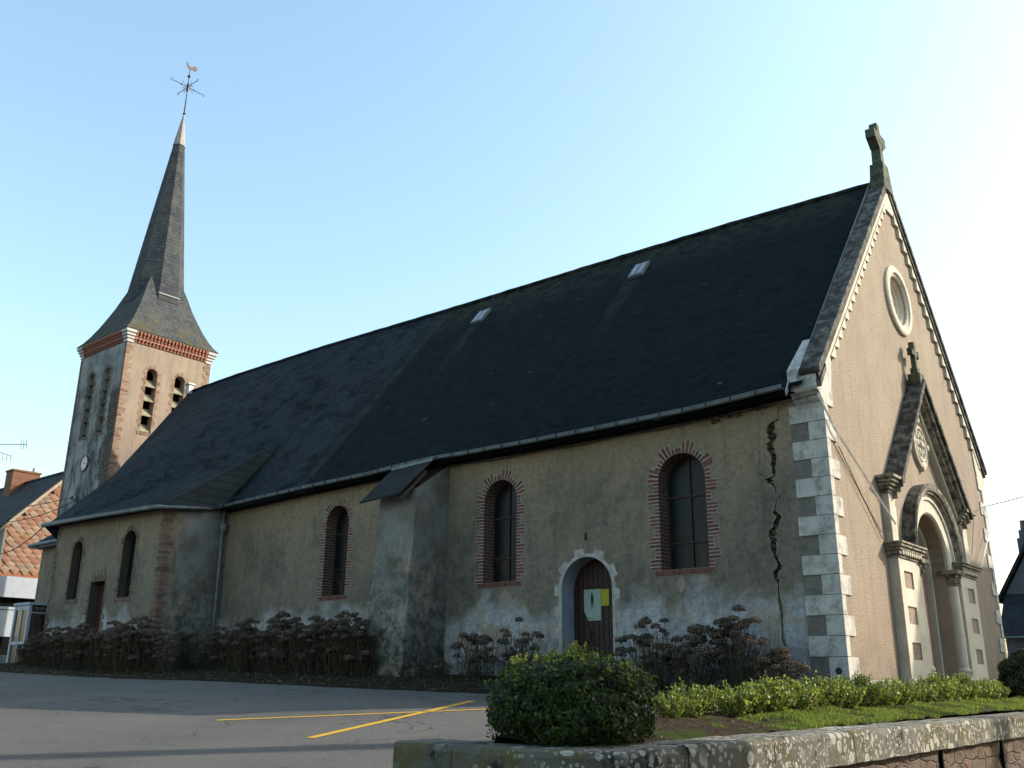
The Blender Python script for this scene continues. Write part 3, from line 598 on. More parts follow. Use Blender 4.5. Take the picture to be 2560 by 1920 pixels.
for z in (.45, 1.1, 1.75): mb.box(-.43, -.42, PC - 1, PC + 1, z, z + .015)
part('door_battens', mb, M['portal_door_tan'], pdo)
part('portal_step', MB().box(-.4, .22, PC - 1.1, PC + 1.1, -.6, -.24), M['weathered_stone'], church, bevel=.02)
part('facade_plinth', MB().box(0, .045, .02, PC - 2.8, -.6, .02).box(0, .045, PC + 2.8, WD - .02, -.6, .02), M['quoin_limestone'], church, bevel=.01)
# medallion
cm = lambda u, v, d: (d, 5.58 + u, 5.25 + v)
mb = MB().lathe([(.56, 0), (.56, .08), (.50, .10), (.47, .05), (.42, .05), (.40, .09), (.36, .09), (.34, .03), (.0, .03)], cm, 40, sx=.88, sy=1.03)
for k in range(8):
    a = math.pi / 4 * k; mb.lathe([(.0, .10), (.05, .09), (.075, .05), (.08, .02)], (lambda u, v, d, a=a: (d, 5.58 + .19 * math.cos(a) + u, 5.25 + .24 * math.sin(a) + v)), 10)
mb.lathe([(.0, .13), (.06, .12), (.10, .07), (.11, .02)], cm, 14)
for k in range(4):
    a = math.pi / 2 * k + math.pi / 2; mb.lathe([(.0, .12), (.07, .10), (.09, .0)], (lambda u, v, d, a=a: (d, 5.58 + .49 * math.cos(a) + u, 5.25 + .57 * math.sin(a) + v)), 10)
part('carved_medallion', mb, M['pale_limestone'], church)
# portal cross
mb = MB(); y = PC; mb.box(.06, .34, y - .17, y + .17, 6.55, 6.86); mb.box(.12, .28, y - .10, y + .10, 6.86, 7.02); mb.box(.145, .255, y - .06, y + .06, 7.02, 7.62); mb.box(.15, .25, y - .22, y + .22, 7.33, 7.45); mb.box(.14, .26, y - .085, y + .085, 7.54, 7.66)
for s in (-1, 1): mb.box(.14, .26, y + s * .22 - .03, y + s * .22 + .03, 7.30, 7.48)
part('portal_cross', mb, M['mossy_stone'], church, bevel=.01)

# ---- windows with brick surrounds
def reveal_strip(path, Mp, depth):
    mb = MB(); L = [0]
    for a, b in zip(path, path[1:]): L.append(L[-1] + math.dist(a, b))
    vs = [Mp(a, b, .0) for a, b in path] + [Mp(a, b, -depth) for a, b in path]; n = len(path)
    mb.add(vs, [(i, i + 1, n + i + 1, n + i) for i in range(n - 1)], [[(0, L[i]), (0, L[i + 1]), (depth, L[i + 1]), (depth, L[i])] for i in range(n - 1)]); return mb
def surround(c, hw, z0, zs, Mp, parent, mat, short=.11, long=.25, step=.075, proud=.008, mort=True, rise=1.0, pat=(1, 1, 1, 0, 0, 0), sill=True, name='brick_surround', foot=True, seed=1):
    rnd = random.Random(seed); mb = MB(); mm = MB(); path = archpath(c, hw, z0, zs, 20, rise)
    for k, (p, nn, st) in enumerate(walk(path, step)):
        L = (long if pat[k % len(pat)] else short) * rnd.uniform(.92, 1.08); nx, nz = nn; tx, tz = nz, -nx; g = .009
        spread = 1 + (L / hw if p[1] > zs else 0)
        a = st / 2 - g; b = a * spread if p[1] > zs else a
        if p[1] > zs: b = min(b, st / 2 * spread - g)
        pts = [(p[0] - tx * a, p[1] - tz * a), (p[0] + tx * a, p[1] + tz * a), (p[0] + nx * L + tx * b, p[1] + nz * L + tz * b), (p[0] + nx * L - tx * b, p[1] + nz * L - tz * b)]
        mb.prism(pts, Mp, 0, proud + rnd.uniform(-.002, .003))
        a2 = st / 2 + .001; b2 = st / 2 * spread + .001 if p[1] > zs else a2; L2 = L + .008
        pts = [(p[0] - tx * a2, p[1] - tz * a2), (p[0] + tx * a2, p[1] + tz * a2), (p[0] + nx * L2 + tx * b2, p[1] + nz * L2 + tz * b2), (p[0] + nx * L2 - tx * b2, p[1] + nz * L2 - tz * b2)]
        mm.prism(pts, Mp, 0, proud * .7)
    if sill:
        w = hw + short + .03; k = 0; u = c - w
        while u < c + w - .03:
            mb.prism([(u + .006, z0 - .12), (u + .062, z0 - .12), (u + .062, z0 - .006), (u + .006, z0 - .006)], Mp, 0, proud + .012); u += .068
        mm.prism([(c - w, z0 - .13), (u, z0 - .13), (u, z0 - .002), (c - w, z0 - .002)], Mp, 0, proud * .9)
    o = part(name, mb, mat, parent)
    if mort: part('mortar_bed', mm, M['mortar'], parent)
    return o
for i, (c, hw, z0, zs) in enumerate(WIN):
    w = part('nave_window', reveal_strip(archpath(c, hw - .003, z0, zs, 20) + [(c - hw + .003, z0 + .003)], MN(0), .36), M['reveal_brick'], church)
    part('glass', MB().prism(arch(c, hw + .01, z0 - .01, zs, 20), MN(0), -.39, -.36), M['glass'], w)
    mb = MB().box(c - .02, c + .02, .325, .358, z0, zs + hw - .01)
    H = zs + hw - z0
    for f in (.24, .64) if i < 2 else (.30, .70): mb.box(c - hw, c + hw, .33, .357, z0 + H * f - .018, z0 + H * f + .018)
    fr = archpath(c, hw - .004, z0, zs, 20); fr2 = archpath(c, hw - .045, z0, zs, 20); n = len(fr)
    mb.add([(a, .34, b) for a, b in fr] + [(a, .34, b) for a, b in fr2], [(k, k + 1, n + k + 1, n + k) for k in range(n - 1)])
    part('frame', mb, M['iron'], w)
    surround(c, hw, z0, zs, MN(0), w, M['red_brick'], seed=i + 1, short=.12 if i < 2 else .08, long=.25 if i < 2 else .2)
# side door
c, hw, z0, zs = DOOR
dr = part('side_door', MB().prism(arch(c + .0, hw + .02, z0, zs, 20), MN(.48), 0, .04), M['door_brown'], church)
mb = MB()
for k in range(-4, 5): mb.box(c + k * .13 - .005, c + k * .13 + .005, .434, .44, z0, zs + math.sqrt(max(0, hw * hw - (k * .13) ** 2)) - .03)
part('plank_joints', mb, M['dark_inside'], dr)
part('latch', MB().box(c - .24, c - .20, .40, .44, .82, 1.02).tube([(c - .22, .38, .96), (c - .12, .38, .96)], .012), M['iron'], dr)
mb = reveal_strip(archpath(c, hw - .003, z0, zs, 20), MN(0), .45); part('whitewashed_reveal', mb, M['whitewash'], church)
# pale toothed plaster band round the side door
rnd = random.Random(5); path_o = []
for k, (p, nn, st) in enumerate(walk(archpath(c, hw, z0, zs, 40), .028)):
    L = (.19 if (k // 8) % 2 else .075) + rnd.uniform(-.012, .012) + .03 * mnoise.noise(Vector((k * .11, 0, 0))); path_o.append((p[0] + nn[0] * L, p[1] + nn[1] * L))
path_i = archpath(c, hw + .002, z0, zs, 20)
simple('door_band', (.52, .50, .46), .95, .1, var=.3, scale=5)
part('door_band', filled(path_o + path_i[::-1], [], MN(-.006), .012), M['door_band'], church)
part('iron_lug', MB().box(c + .0, c + .02, -.05, .0, 2.86, 3.02), M['iron'], church)
part('wall_roundel', MB().lathe([(.0, .03), (.05, .03), (.06, .0)], (lambda u, v, d: (-.15 + u, -.03 - d, .17 + v)), 14), M['iron'], church)

# ---- nave roof
TX = -18.5
def foot(x):
    if x > TX: return (-.40, eave(x))
    if x > -25: t = (TX - x) / (25 + TX); return (1.35 + (-2.35 - 1.35) * t, 7.26 + (4.80 - 7.26) * t)
    if x > -26.35: return (-2.35, 4.82)
    t = (-26.35 - x) / (31.6 - 26.35); return (-2.35 + 3.5 * t, 4.82 + 1.40 * t)
def sag(x, v): return .05 * mnoise.noise(Vector((x * .35, v * 2.2, 0))) + .018 * mnoise.noise(Vector((x * 1.3, v * 6, 3)))
def roofP(x0, x1):
    def P(u, v):
        x = x0 + (x1 - x0) * u; fy, fz = foot(x - 1e-4 if x0 < TX and u == 1 and x1 == TX else x); z1 = ridge(x); y = fy + (CY - fy) * v
        return (x, y, fz + (z1 - fz) * v + (sag(x, v) if 0 < v < 1 else sag(x, v) * .4))
    return P
def roofuv(x0, x1): return lambda u, v: (x0 + (x1 - x0) * u, v * 9.3)
mb = MB(); mb.grid(roofP(TX, -.22), 90, 24, roofuv(TX, -.22)); mb.grid(roofP(-31.6, TX), 70, 24, roofuv(-31.6, TX))
def roofC(u, v):
    x = -20.6 + 2.3 * u; fz = eave(x); z1 = ridge(x); v = v * .34; return (x, -.40 + (CY + .40) * v, fz + (z1 - fz) * v - .03)
mb.grid(roofC, 6, 8, lambda u, v: (-20.6 + 2.3 * u, v * .34 * 9.3))
def roofB(u, v):
    x = -31.6 + 31.4 * u; y = WD + .4 + (CY - WD - .4) * v; return (x, y, eave(x) + (ridge(x) - eave(x)) * v)
mb.grid(roofB, 40, 6, lambda u, v: (31 * u, v * 9.3))
roof = part('roof', mb, M['roof_slate'], church, smooth=True)
# roof edge thickness along the eaves
mb = MB()
def strip(x0, x1, dy, z0, z1, n=60):
    return MB().grid(lambda u, v: (x0 + (x1 - x0) * u, -.40 + dy, eave(x0 + (x1 - x0) * u) + z0 + (z1 - z0) * v), n, 1)
sol = strip(-18.9, -.45, .03, -.10, .02); sol.grid(lambda u, v: (-18.9 + 18.5 * u, -.37 + .37 * v, eave(-18.9 + 18.5 * u) - .10 + .0 * v), 60, 1); part('eaves_board', sol, M['roof_slate'], church)
mb = MB(); xsr = [-31.5 + 31.2 * k / 104 for k in range(105)]
mb.tube([(x, CY, ridge(x) + .02 + .02 * mnoise.noise(Vector((x * 2, 0, 0)))) for x in xsr], .075, 8); part('ridge_tiles', mb, M['roof_slate'], roof)
# gutter
mb = MB(); gx = [-19.1 + 18.55 * k / 70 for k in range(71)]
gpts = [(x, -.46 + .012 * mnoise.noise(Vector((x, 0, 0))), eave(x) - .01 + .018 * mnoise.noise(Vector((x * .6, 4, 0)))) for x in gx]
prof = [(-.055, .04), (-.055, 0), (-.04, -.022), (0, -.032), (.05, -.02), (.06, .0)]
mb.add([(x, y + a, z + b) for x, y, z in gpts for a, b in prof], [(i * 6 + k, i * 6 + k + 1, (i + 1) * 6 + k + 1, (i + 1) * 6 + k) for i in range(70) for k in range(5)])
mb.tube([(x, y - .06, z + .045) for x, y, z in gpts], .012, 5)
gut = part('gutter', mb, M['zinc'], church, smooth=True)
for k in range(0, 70, 2):
    x, y, z = gpts[k]; mb = MB().prism([(y - .078, z - .03), (y - .062, z - .03), (y - .062, z + .055), (y + .10, z + .075), (y + .10, z + .09), (y - .078, z + .068)], MF(x), -.014, .014); part('gutter_bracket', mb, M['iron'], gut)
part('verge_flashing', MB().prism([(-.42, 5.36), (CY, 12.12), (CY, 12.22), (-.42, 5.46)], MF(-.285), 0, .02), M['zinc'], church)
part('verge_board', MB().prism([(-.50, 5.16), (-.47, 5.08), (-.24, 5.36), (-.27, 5.50)], MF(-.50), 0, .02), M['pale_zinc'], church)
# skylights
for (x, y) in ((-6.70, 4.60), (-12.78, 4.60)):
    fy, fz = foot(x); s = (ridge(x) - fz) / (CY - fy); z = fz + s * (y - fy); d = Vector((0, 1, s)).normalized(); nn = Vector((0, -s, 1)).normalized(); c0 = Vector((x, y, z))
    def slab(mb, hw, hl, n0, n1): 
        vs = [c0 + Vector((a, 0, 0)) * hw + d * b * hl + nn * h for h in (n0, n1) for a, b in ((-1, -1), (1, -1), (1, 1), (-1, 1))]; mb.hexa(vs); return mb
    sk = part('skylight', slab(MB(), .24, .36, -.02, .07), M['zinc'], roof)
    part('glazing_bar', slab(MB(), .012, .30, .083, .095), M['zinc'], sk)
    part('pane', slab(MB(), .19, .30, .072, .082), simple('sky_glass', (.30, .34, .37), .15, .5, bump=0) if 'sky_glass' not in M else M['sky_glass'], roof)
part('ridge_vent', MB().box(-31.5, -31.2, CY - .25, CY - .02, 12.3, 12.78).box(-31.55, -31.15, CY - .32, CY + .03, 12.74, 12.80), M['pale_zinc'], roof)

# ---- transept: low wing with shallow roof, slated cheek
TW = (-24.42, .33, 2.32, 3.86); TW2 = (-21.12, .37, 2.24, 3.88); TD = (-22.75, .45, -.3, 2.80)
tdh = [(TD[0] - TD[1], TD[2]), (TD[0] + TD[1], TD[2]), (TD[0] + TD[1], TD[3]), (TD[0] - TD[1], TD[3])]
wing = part('wing_wall', filled([(-26, -.9), (-19.15, -.9), (-19.15, 4.74), (-26, 4.84)], [arch(*TW), arch(*TW2), tdh], MN(-2), .45), M['plaster'], church)
sidep = [(-1.55, -.9), (0.1, -.9), (.1, 4.98), (-1.55, 4.76)]
part('wing_side_wall', MB().prism([(-1.985, -.9)] + sidep[1:3] + [(-1.985, 4.74)], MF(-19.151), -.4, .0), M['stained_render'], church)
part('wing_side_wall', MB().box(-26, -25.6, -1.55, .3, -.9, 4.8), M['plaster'], church)
for i, (c, hw, z0, zs) in enumerate((TW, TW2)):
    w = part('wing_window', reveal_strip(archpath(c, hw - .003, z0, zs, 16) + [(c - hw + .003, z0 + .002)], MN(-2), .25), M['reveal_dull'] if 'reveal_dull' in M else (reveal('reveal_dull', (.115, .09, .07), (.08, .065, .055), (.17, .15, .125)) or M['reveal_dull']), church)
    part('glass', MB().prism(arch(c, hw + .01, z0, zs, 16), MN(-2), -.28, -.25), M['glass'], w)
    part('frame', MB().box(c - .015, c + .015, -1.765, -1.752, z0, zs + hw), M['iron'], w)
    surround(c, hw, z0, zs, MN(-2), w, M['dull_brick'], .09, .17, .085, .01, seed=20 + i, mort=False)
dd = part('wing_door', MB().box(TD[0] - .44, TD[0] + .44, -1.72, -1.68, -.3, 2.79), M['old_door_red'], church)
part('door_reveal', reveal_strip([(TD[0] - .447, -.3), (TD[0] - .447, 2.797), (TD[0] + .447, 2.797), (TD[0] + .447, -.3)], MN(-2), .34), M['reveal_dull'], dd)
rnd = random.Random(9); mb = MB(); z = .2
while z < 2.8:
    for s in (-1, 1):
        L = rnd.choice((.08, .2)); u = TD[0] + s * .45; mb.prism([(u, z), (u + s * L, z), (u + s * L, z + .07), (u, z + .07)], MN(-2), 0, .01)
    z += .08
for k in range(9): 
    u = TD[0] - .42 + k * .105; mb.prism([(u, 2.81), (u + .07, 2.81), (u + .075, 2.81 + (.34 if k % 2 else .16)), (u - .005, 2.81 + (.34 if k % 2 else .16))], MN(-2), 0, .01)
part('brick_surround', mb, M['dull_brick'], dd)
# brick corner of the wing
mb = MB(); z = -.2
for k in range(64):
    a = rnd.uniform(.13, .34); b = rnd.uniform(.12, .32); h = .068
    mb.box(-19.15 - a, -19.15 + .012, -2.012, -2 + b, z, z + h, .004); z += .077
part('brick_corner', mb, M['dull_brick'], church)
mb = MB(); z = -.1
for k in range(62): mb.box(-26.01, -26 + rnd.uniform(.08, .24), -2.012, -1.8, z, z + .066, .003); z += .078
part('brick_corner', mb, M['dull_brick'], church)
# wing roof, cheek, gutter
A_ = (TX, 1.35, 7.26); mb = MB(); K = (-18.92, -2.35, 4.70); Lf = (-25, -2.35, 4.80)
def wr(u, v):
    a = Vector(Lf) + (Vector(A_) - Vector(Lf)) * v; b = Vector(K) + (Vector(A_) - Vector(K)) * v; p = a + (b - a) * u; return p
mb.grid(wr, 14, 12, lambda u, v: (-25 + 6 * u, v * 4.4)); simple('moss_slate', (.020, .026, .024), .85, .2, var=.5, scale=2)
part('wing_roof', mb, M['roof_slate'], church, smooth=True)
def chk(u, v):
    a = Vector((-18.94, -2.33, 4.72)); b = Vector((-18.98, -.30, 4.93)); c_ = Vector((TX - .02, 1.42, 7.30)); p = a + (b - a) * u; return p + (c_ - p) * v
t = NT('cheek_slate', .75, .3); z = t.xyz()[2]; fr_ = t.math('FRACT', t.math('MULTIPLY', z, 4.2)); c = t.mix(t.noise(1.5, 5, lo=.4, hi=.6), (.060, .074, .076), (.085, .10, .10)); c = t.mix(t.math('LESS_THAN', fr_, .12), c, (.03, .036, .038)); t.col(c); t.bump(fr_, .3, .02); M['cheek'] = t.mat
part('roof_cheek', MB().grid(chk, 6, 12), M['cheek'], church)
mb = MB(); mb.tube([(-26.35, -2.42, 4.84), (-22.5, -2.42, 4.79), (-19.0, -2.42, 4.70), (-18.88, -2.36, 4.69)], .065, 8); mb.tube([(-18.88, -2.38, 4.69), (-18.95, -1.4, 4.80), (-19.05, -.42, 4.93)], .055, 8)
mb.tube([(-26.35, -2.49, 4.90), (-19.0, -2.49, 4.76)], .012, 5); part('wing_gutter', mb, M['zinc'], church, smooth=True)
part('wing_soffit', MB().add([(-26.3, -2.4, 4.78), (-18.95, -2.4, 4.64), (-18.95, -1.9, 4.72), (-26.3, -1.9, 4.84)], [(0, 1, 2, 3)]).add([(-19.2, -2.4, 4.64), (-18.9, -2.4, 4.64), (-19.0, 0, 4.95), (-19.2, 0, 4.95)], [(0, 1, 2, 3)]), M['eaves'] if 'eaves' in M else simple('eaves', (.05, .045, .04), .9, .1), church)
part('verge_slates', MB().add([(-26.35, -2.35, 4.80), (-31.6, 1.15, 6.2), (-31.6, 1.15, 4.6), (-26.35, 0, 4.6)], [(0, 1, 2, 3)]), M['moss_slate'], church)
mb = MB(); mb.grid(lambda u, v: (-31.75 + 5.6 * u, -.42 + 2.2 * v, 4.80 + 1.6 * v), 6, 3, lambda u, v: (5.6 * u, 2.7 * v)); part('chancel_eaves_roof', mb, M['roof_slate'], church)
part('chancel_eaves_board', MB().tube([(-31.78, -.45, 4.80), (-26.2, -.45, 4.84)], .07, 8).box(-31.72, -26.1, -.40, .1, 4.70, 4.79), M['zinc'], church)
# downpipe
mb = MB(); mb.tube([(-19.02, -.44, 4.90), (-18.98, -.42, 5.0), (-18.95, -.30, 5.02), (-18.98, -.20, 4.90), (-19.0, -.18, 4.6), (-19.0, -.17, 2.0), (-19.0, -.17, .8)], .055, 10)
mb.lathe([(.055, 4.16), (.08, 4.2), (.13, 4.32), (.135, 4.48), (.06, 4.5)], (lambda u, v, d: (-19.0 + u, -.18 + v, d)), 12)
for z in (1.2, 2.2, 3.2): mb.lathe([(.055, z), (.068, z), (.068, z + .05), (.055, z + .05)], (lambda u, v, d: (-19.0 + u, -.17 + v, d)), 12)
dp = part('downpipe', mb, M['zinc'], church, smooth=True)
paint('peeling_white', (.42, .47, .50)); part('cast_foot', MB().tube([(-19.0, -.17, .95), (-19.0, -.17, .12)], .068, 10), M['peeling_white'], dp)
# ---- buttress
mb = MB(); N = 14
def bp(u, v):   # u across (0..1 left->right), v up
    z = -.6 + (4.25 + .6) * v; t = max(0, (z + .1) / 4.35); y = -1.40 + .30 * t; xl = -10.88 + .04 * t; xr = -9.58 + .0 * t
    x = xl + (xr - xl) * u; return (x + .03 * mnoise.noise(Vector((x, 0, z * 2))), y + .035 * mnoise.noise(Vector((x * 2, z * 1.5, 7))), z + (.10 * u if v == 1 else 0))
mb.grid(bp, 10, 24)
def bs(side):
    def P(u, v):
        f = bp(side, v); top_ = f[2] + (5.12 - f[2]) * u if v == 1 else f[2]; z = f[2] + u * (v ** 6) * .75; x = f[0] + (.0 if side else -.0)
        return (x + .025 * mnoise.noise(Vector((u * 3, z * 2, 9))), f[1] + (0.02 - f[1]) * u, z)
    return P
mb.grid(bs(1), 10, 24); b2 = MB().grid(bs(0), 10, 24); mb.add(b2.v, [f[::-1] for f in b2.f]); mb.box(-10.8, -9.63, -1.05, 0, 3.6, 4.22)
bt = part('buttress', mb, M['stained_render'], church, smooth=True)
mb = MB(); mb.hexa([(-11.1, -1.56, 4.04), (-9.70, -1.56, 4.12), (-9.66, -.50, 5.12), (-11.1, -.50, 5.06), (-11.1, -1.56, 4.08), (-9.70, -1.56, 4.16), (-9.66, -.50, 5.17), (-11.1, -.50, 5.11)])
uv = {}
br_ = part('buttress_roof', mb, M['moss_slate'], bt)
part('roof_flashing', MB().hexa([(-11.1, -.57, 5.04), (-9.64, -.57, 5.10), (-9.64, -.40, 5.18), (-11.1, -.40, 5.12), (-11.1, -.57, 5.10), (-9.64, -.57, 5.17), (-9.64, -.40, 5.25), (-11.1, -.40, 5.19)]), M['zinc'], bt)
mb = MB(); mb.hexa([(-9.72, -1.50, 4.02), (-9.64, -1.50, 4.02), (-9.64, -.75, 4.74), (-9.72, -.75, 4.74), (-9.72, -1.50, 4.08), (-9.64, -1.50, 4.08), (-9.64, -.75, 4.82), (-9.72, -.75, 4.82)]); part('rafter_end', mb, M['twig'], bt)

# ---- bell tower
TXF, TYF, TS = -34.0, 3.41, 4.43; TCX, TCY = TXF - TS / 2, TYF + TS / 2
EL = [(4.84, .27, 10.82, 13.68), (6.30, .27, 10.82, 13.68)]; SL = [(-35.56, .26, 10.78, 13.72), (-37.05, .26, 10.78, 13.72)]
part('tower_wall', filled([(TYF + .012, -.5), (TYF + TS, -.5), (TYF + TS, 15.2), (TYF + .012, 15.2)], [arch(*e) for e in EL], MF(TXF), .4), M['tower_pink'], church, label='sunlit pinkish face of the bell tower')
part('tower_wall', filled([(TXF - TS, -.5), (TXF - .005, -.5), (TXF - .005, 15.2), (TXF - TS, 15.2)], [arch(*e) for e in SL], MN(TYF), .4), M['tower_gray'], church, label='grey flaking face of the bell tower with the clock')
part('tower_wall', MB().box(TXF - TS, TXF - TS + .3, TYF + .4, TYF + TS, -.5, 15.2).box(TXF - TS + .3, TXF - .4, TYF + TS - .3, TYF + TS - .01, -.5, 15.2), M['tower_gray'], church)
part('belfry_floor', MB().box(TXF - TS + .3, TXF - .4, TYF + .4, TYF + TS - .3, 10.2, 10.4), M['dark_inside'], church)
part('belfry_core', MB().box(TXF - TS + .9, TXF - 1.1, TYF + 1.1, TYF + TS - .9, 10.4, 15.2), M['dark_inside'], church)
for (lst, Mp, flip) in ((EL, MF(TXF), 0), (SL, MN(TYF), 1)):
    for i, (c, hw, z0, zs) in enumerate(lst):
        mb = MB()
        for z in (10.95, 11.72, 12.44, 13.14) if not flip else (11.0, 11.65, 12.3, 12.95, 13.5):
            u0, u1 = c - hw, c + hw; a = [Mp(u0, z - .10, -.03), Mp(u1, z - .10, -.03), Mp(u1, z + .28, -.38), Mp(u0, z + .28, -.38)]; b = [Mp(u0, z - .04, -.03), Mp(u1, z - .04, -.03), Mp(u1, z + .34, -.38), Mp(u0, z + .34, -.38)]
            mb.hexa(a + b)
        lo = part('belfry_louvre', mb, M['louver_wood'] if not flip else simple('shaded_louver', (.13, .125, .11), .9, .1), church)  # shade painted in: slats on the sunless face use a darker copy
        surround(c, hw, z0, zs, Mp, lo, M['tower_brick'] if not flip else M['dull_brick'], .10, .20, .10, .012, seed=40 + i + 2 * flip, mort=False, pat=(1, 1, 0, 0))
# tower brick corners
mb = MB(); mb2 = MB(); mb3 = MB(); mb4 = MB(); z = 4.0; k = 0
while z < 14.9:
    w = .34 if (k // 2) % 2 else .18; h = .098
    mb.box(TXF - .02, TXF + .02, TYF - .02, TYF + w * rnd.uniform(.85, 1.1), z, z + h); mb2.box(TXF - .13 * rnd.uniform(.8, 1.3), TXF - .021, TYF - .02, TYF + .02, z, z + h)
    mb3.box(TXF - .02, TXF + .02, TYF + TS - w * rnd.uniform(.85, 1.1), TYF + TS + .015, z, z + h); mb4.box(TXF - TS - .015, TXF - TS + .15 * rnd.uniform(.8, 1.5), TYF - .02, TYF + .02, z, z + h)
    z += .108; k += 1
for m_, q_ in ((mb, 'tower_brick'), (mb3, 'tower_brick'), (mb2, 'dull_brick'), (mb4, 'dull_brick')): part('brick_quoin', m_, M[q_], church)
# corbel table and corner blocks
mb = MB(); 
for (z0, z1, e) in ((15.22, 15.30, .08), (15.56, 15.62, .20)): mb.box(TXF - TS - e, TXF + e, TYF - e, TYF + TS + e, z0 - .02, z1 - .02)
part('tower_cornice', mb, M['pale_limestone'], church)
mb = MB(); core = MB().box(TXF - TS - .02, TXF + .02, TYF - .02, TYF + TS + .02, 15.0, 15.54)
part('cornice_core', core, M['red_brick'], church)
n = 21
for k in range(n):
    t_ = .36 + (TS - .72) * k / (n - 1)
    pc = [(0, 15.02), (.06, 15.02), (.06, 15.12), (.11, 15.12), (.11, 15.28), (.15, 15.28), (.15, 15.40), (.20, 15.40), (.20, 15.54), (0, 15.54)]
    part('brick_corbel', MB().prism(pc, (lambda u, v, d, t_=t_: (TXF + u, TYF + t_ + d, v)), -.05, .05), M['corbel_brick'], church); part('brick_corbel', MB().prism(pc, (lambda u, v, d, t_=t_: (TXF - t_ + d, TYF - u, v)), -.05, .05), M['corbel_brick'], church)
mb = MB()
for (x, y) in ((TXF, TYF), (TXF - TS, TYF), (TXF, TYF + TS)):
    sx = 1 if x == TXF else -1; sy = 1 if y > TYF + 1 else -1
    for (z0, z1, e) in ((14.95, 15.12, .05), (15.12, 15.26, .10), (15.26, 15.40, .16), (15.40, 15.55, .22)):
        xa, xb = sorted((x - sx * .30, x + sx * e)); ya, yb = sorted((y - sy * .30, y + sy * e)); mb.box(xa, xb, ya, yb, z0, z1 - .003)
    part('corner_block', mb, M['white_lead'], church, bevel=.02); mb = MB()
# spire: flared square base + octagon
prof = [(2.47, 15.58), (2.26, 15.82), (2.04, 16.18), (1.80, 16.66), (1.57, 17.2), (1.35, 17.75), (1.17, 18.3), (.96, 18.9), (.70, 19.6), (.40, 20.4)]
LEAN = Vector((RT.x, RT.y, 0)).normalized() * .24
def ctr(z): return Vector((TCX, TCY, 0)) + LEAN * max(0, (z - 16) / 13.4)
mb = MB(); 
for q in range(4):
    a = math.pi / 4 + q * math.pi / 2
    L = 0
    for (h0, z0), (h1, z1) in zip(prof, prof[1:]):
        c0, c1 = ctr(z0), ctr(z1); r2 = math.sqrt(2); d = math.dist((h0, z0), (h1, z1))
        P = lambda c, h, an, z: (c.x + h * r2 * math.cos(an), c.y + h * r2 * math.sin(an), z)
        mb.add([P(c0, h0, a, z0), P(c0, h0, a + math.pi / 2, z0), P(c1, h1, a + math.pi / 2, z1), P(c1, h1, a, z1)], [(0, 1, 2, 3)], [[(-h0, L), (h0, L), (h1, L + d), (-h1, L + d)]]); L += d
sp = part('spire_base', mb, M['spire_slate'], church)
mb = MB(); R = lambda z: 1.36 * (29.45 - z) / 11.15 + .035
zz = [17.9 + (27.55 - 17.9) * k / 10 for k in range(11)]
for q in range(8):
    a = math.pi / 8 + q * math.pi / 4
    for z0, z1 in zip(zz, zz[1:]):
        c0, c1 = ctr(z0), ctr(z1); mb.add([(c0.x + R(z0) * math.cos(a), c0.y + R(z0) * math.sin(a), z0), (c0.x + R(z0) * math.cos(a + math.pi / 4), c0.y + R(z0) * math.sin(a + math.pi / 4), z0), (c1.x + R(z1) * math.cos(a + math.pi / 4), c1.y + R(z1) * math.sin(a + math.pi / 4), z1), (c1.x + R(z1) * math.cos(a), c1.y + R(z1) * math.sin(a), z1)], [(0, 1, 2, 3)], [[(-R(z0) * .38, z0), (R(z0) * .38, z0), (R(z1) * .38, z1), (-R(z1) * .38, z1)]])
part('spire', mb, M['spire_slate'], church)
mb = MB()
for q in range(8):
    a = math.pi / 8 + q * math.pi / 4
    for (z0, r0), (z1, r1) in (((27.3, R(27.3) + .03), (27.7, R(27.6) + .01)), ((27.7, R(27.6) + .01), (29.2, .05)), ((29.2, .05), (29.5, .02))):
        c0, c1 = ctr(z0), ctr(z1); mb.add([(c0.x + r0 * math.cos(a), c0.y + r0 * math.sin(a), z0), (c0.x + r0 * math.cos(a + math.pi / 4), c0.y + r0 * math.sin(a + math.pi / 4), z0), (c1.x + r1 * math.cos(a + math.pi / 4), c1.y + r1 * math.sin(a + math.pi / 4), z1), (c1.x + r1 * math.cos(a), c1.y + r1 * math.sin(a), z1)], [(0, 1, 2, 3)])
part('lead_cap', mb, simple('lead_sheet', (.40, .37, .35), .6, .3, 0, .2, 3), church)
# pale flashing where the octagon meets the square base, on the two seen sides
mb = MB()
for nx, ny in ((1, 0),):
    z = 18.16; c0 = ctr(z); ap = R(z) * math.cos(math.pi / 8) + .03; hw = R(z) * math.sin(math.pi / 8) + .04; tx, ty = -ny, nx
    mb.tube([(c0.x + nx * ap + tx * -hw, c0.y + ny * ap + ty * -hw, z + .05), (c0.x + nx * ap + tx * hw, c0.y + ny * ap + ty * hw, z + .05)], .035, 6)
part('spire_flashing', mb, M['white_lead'], sp)
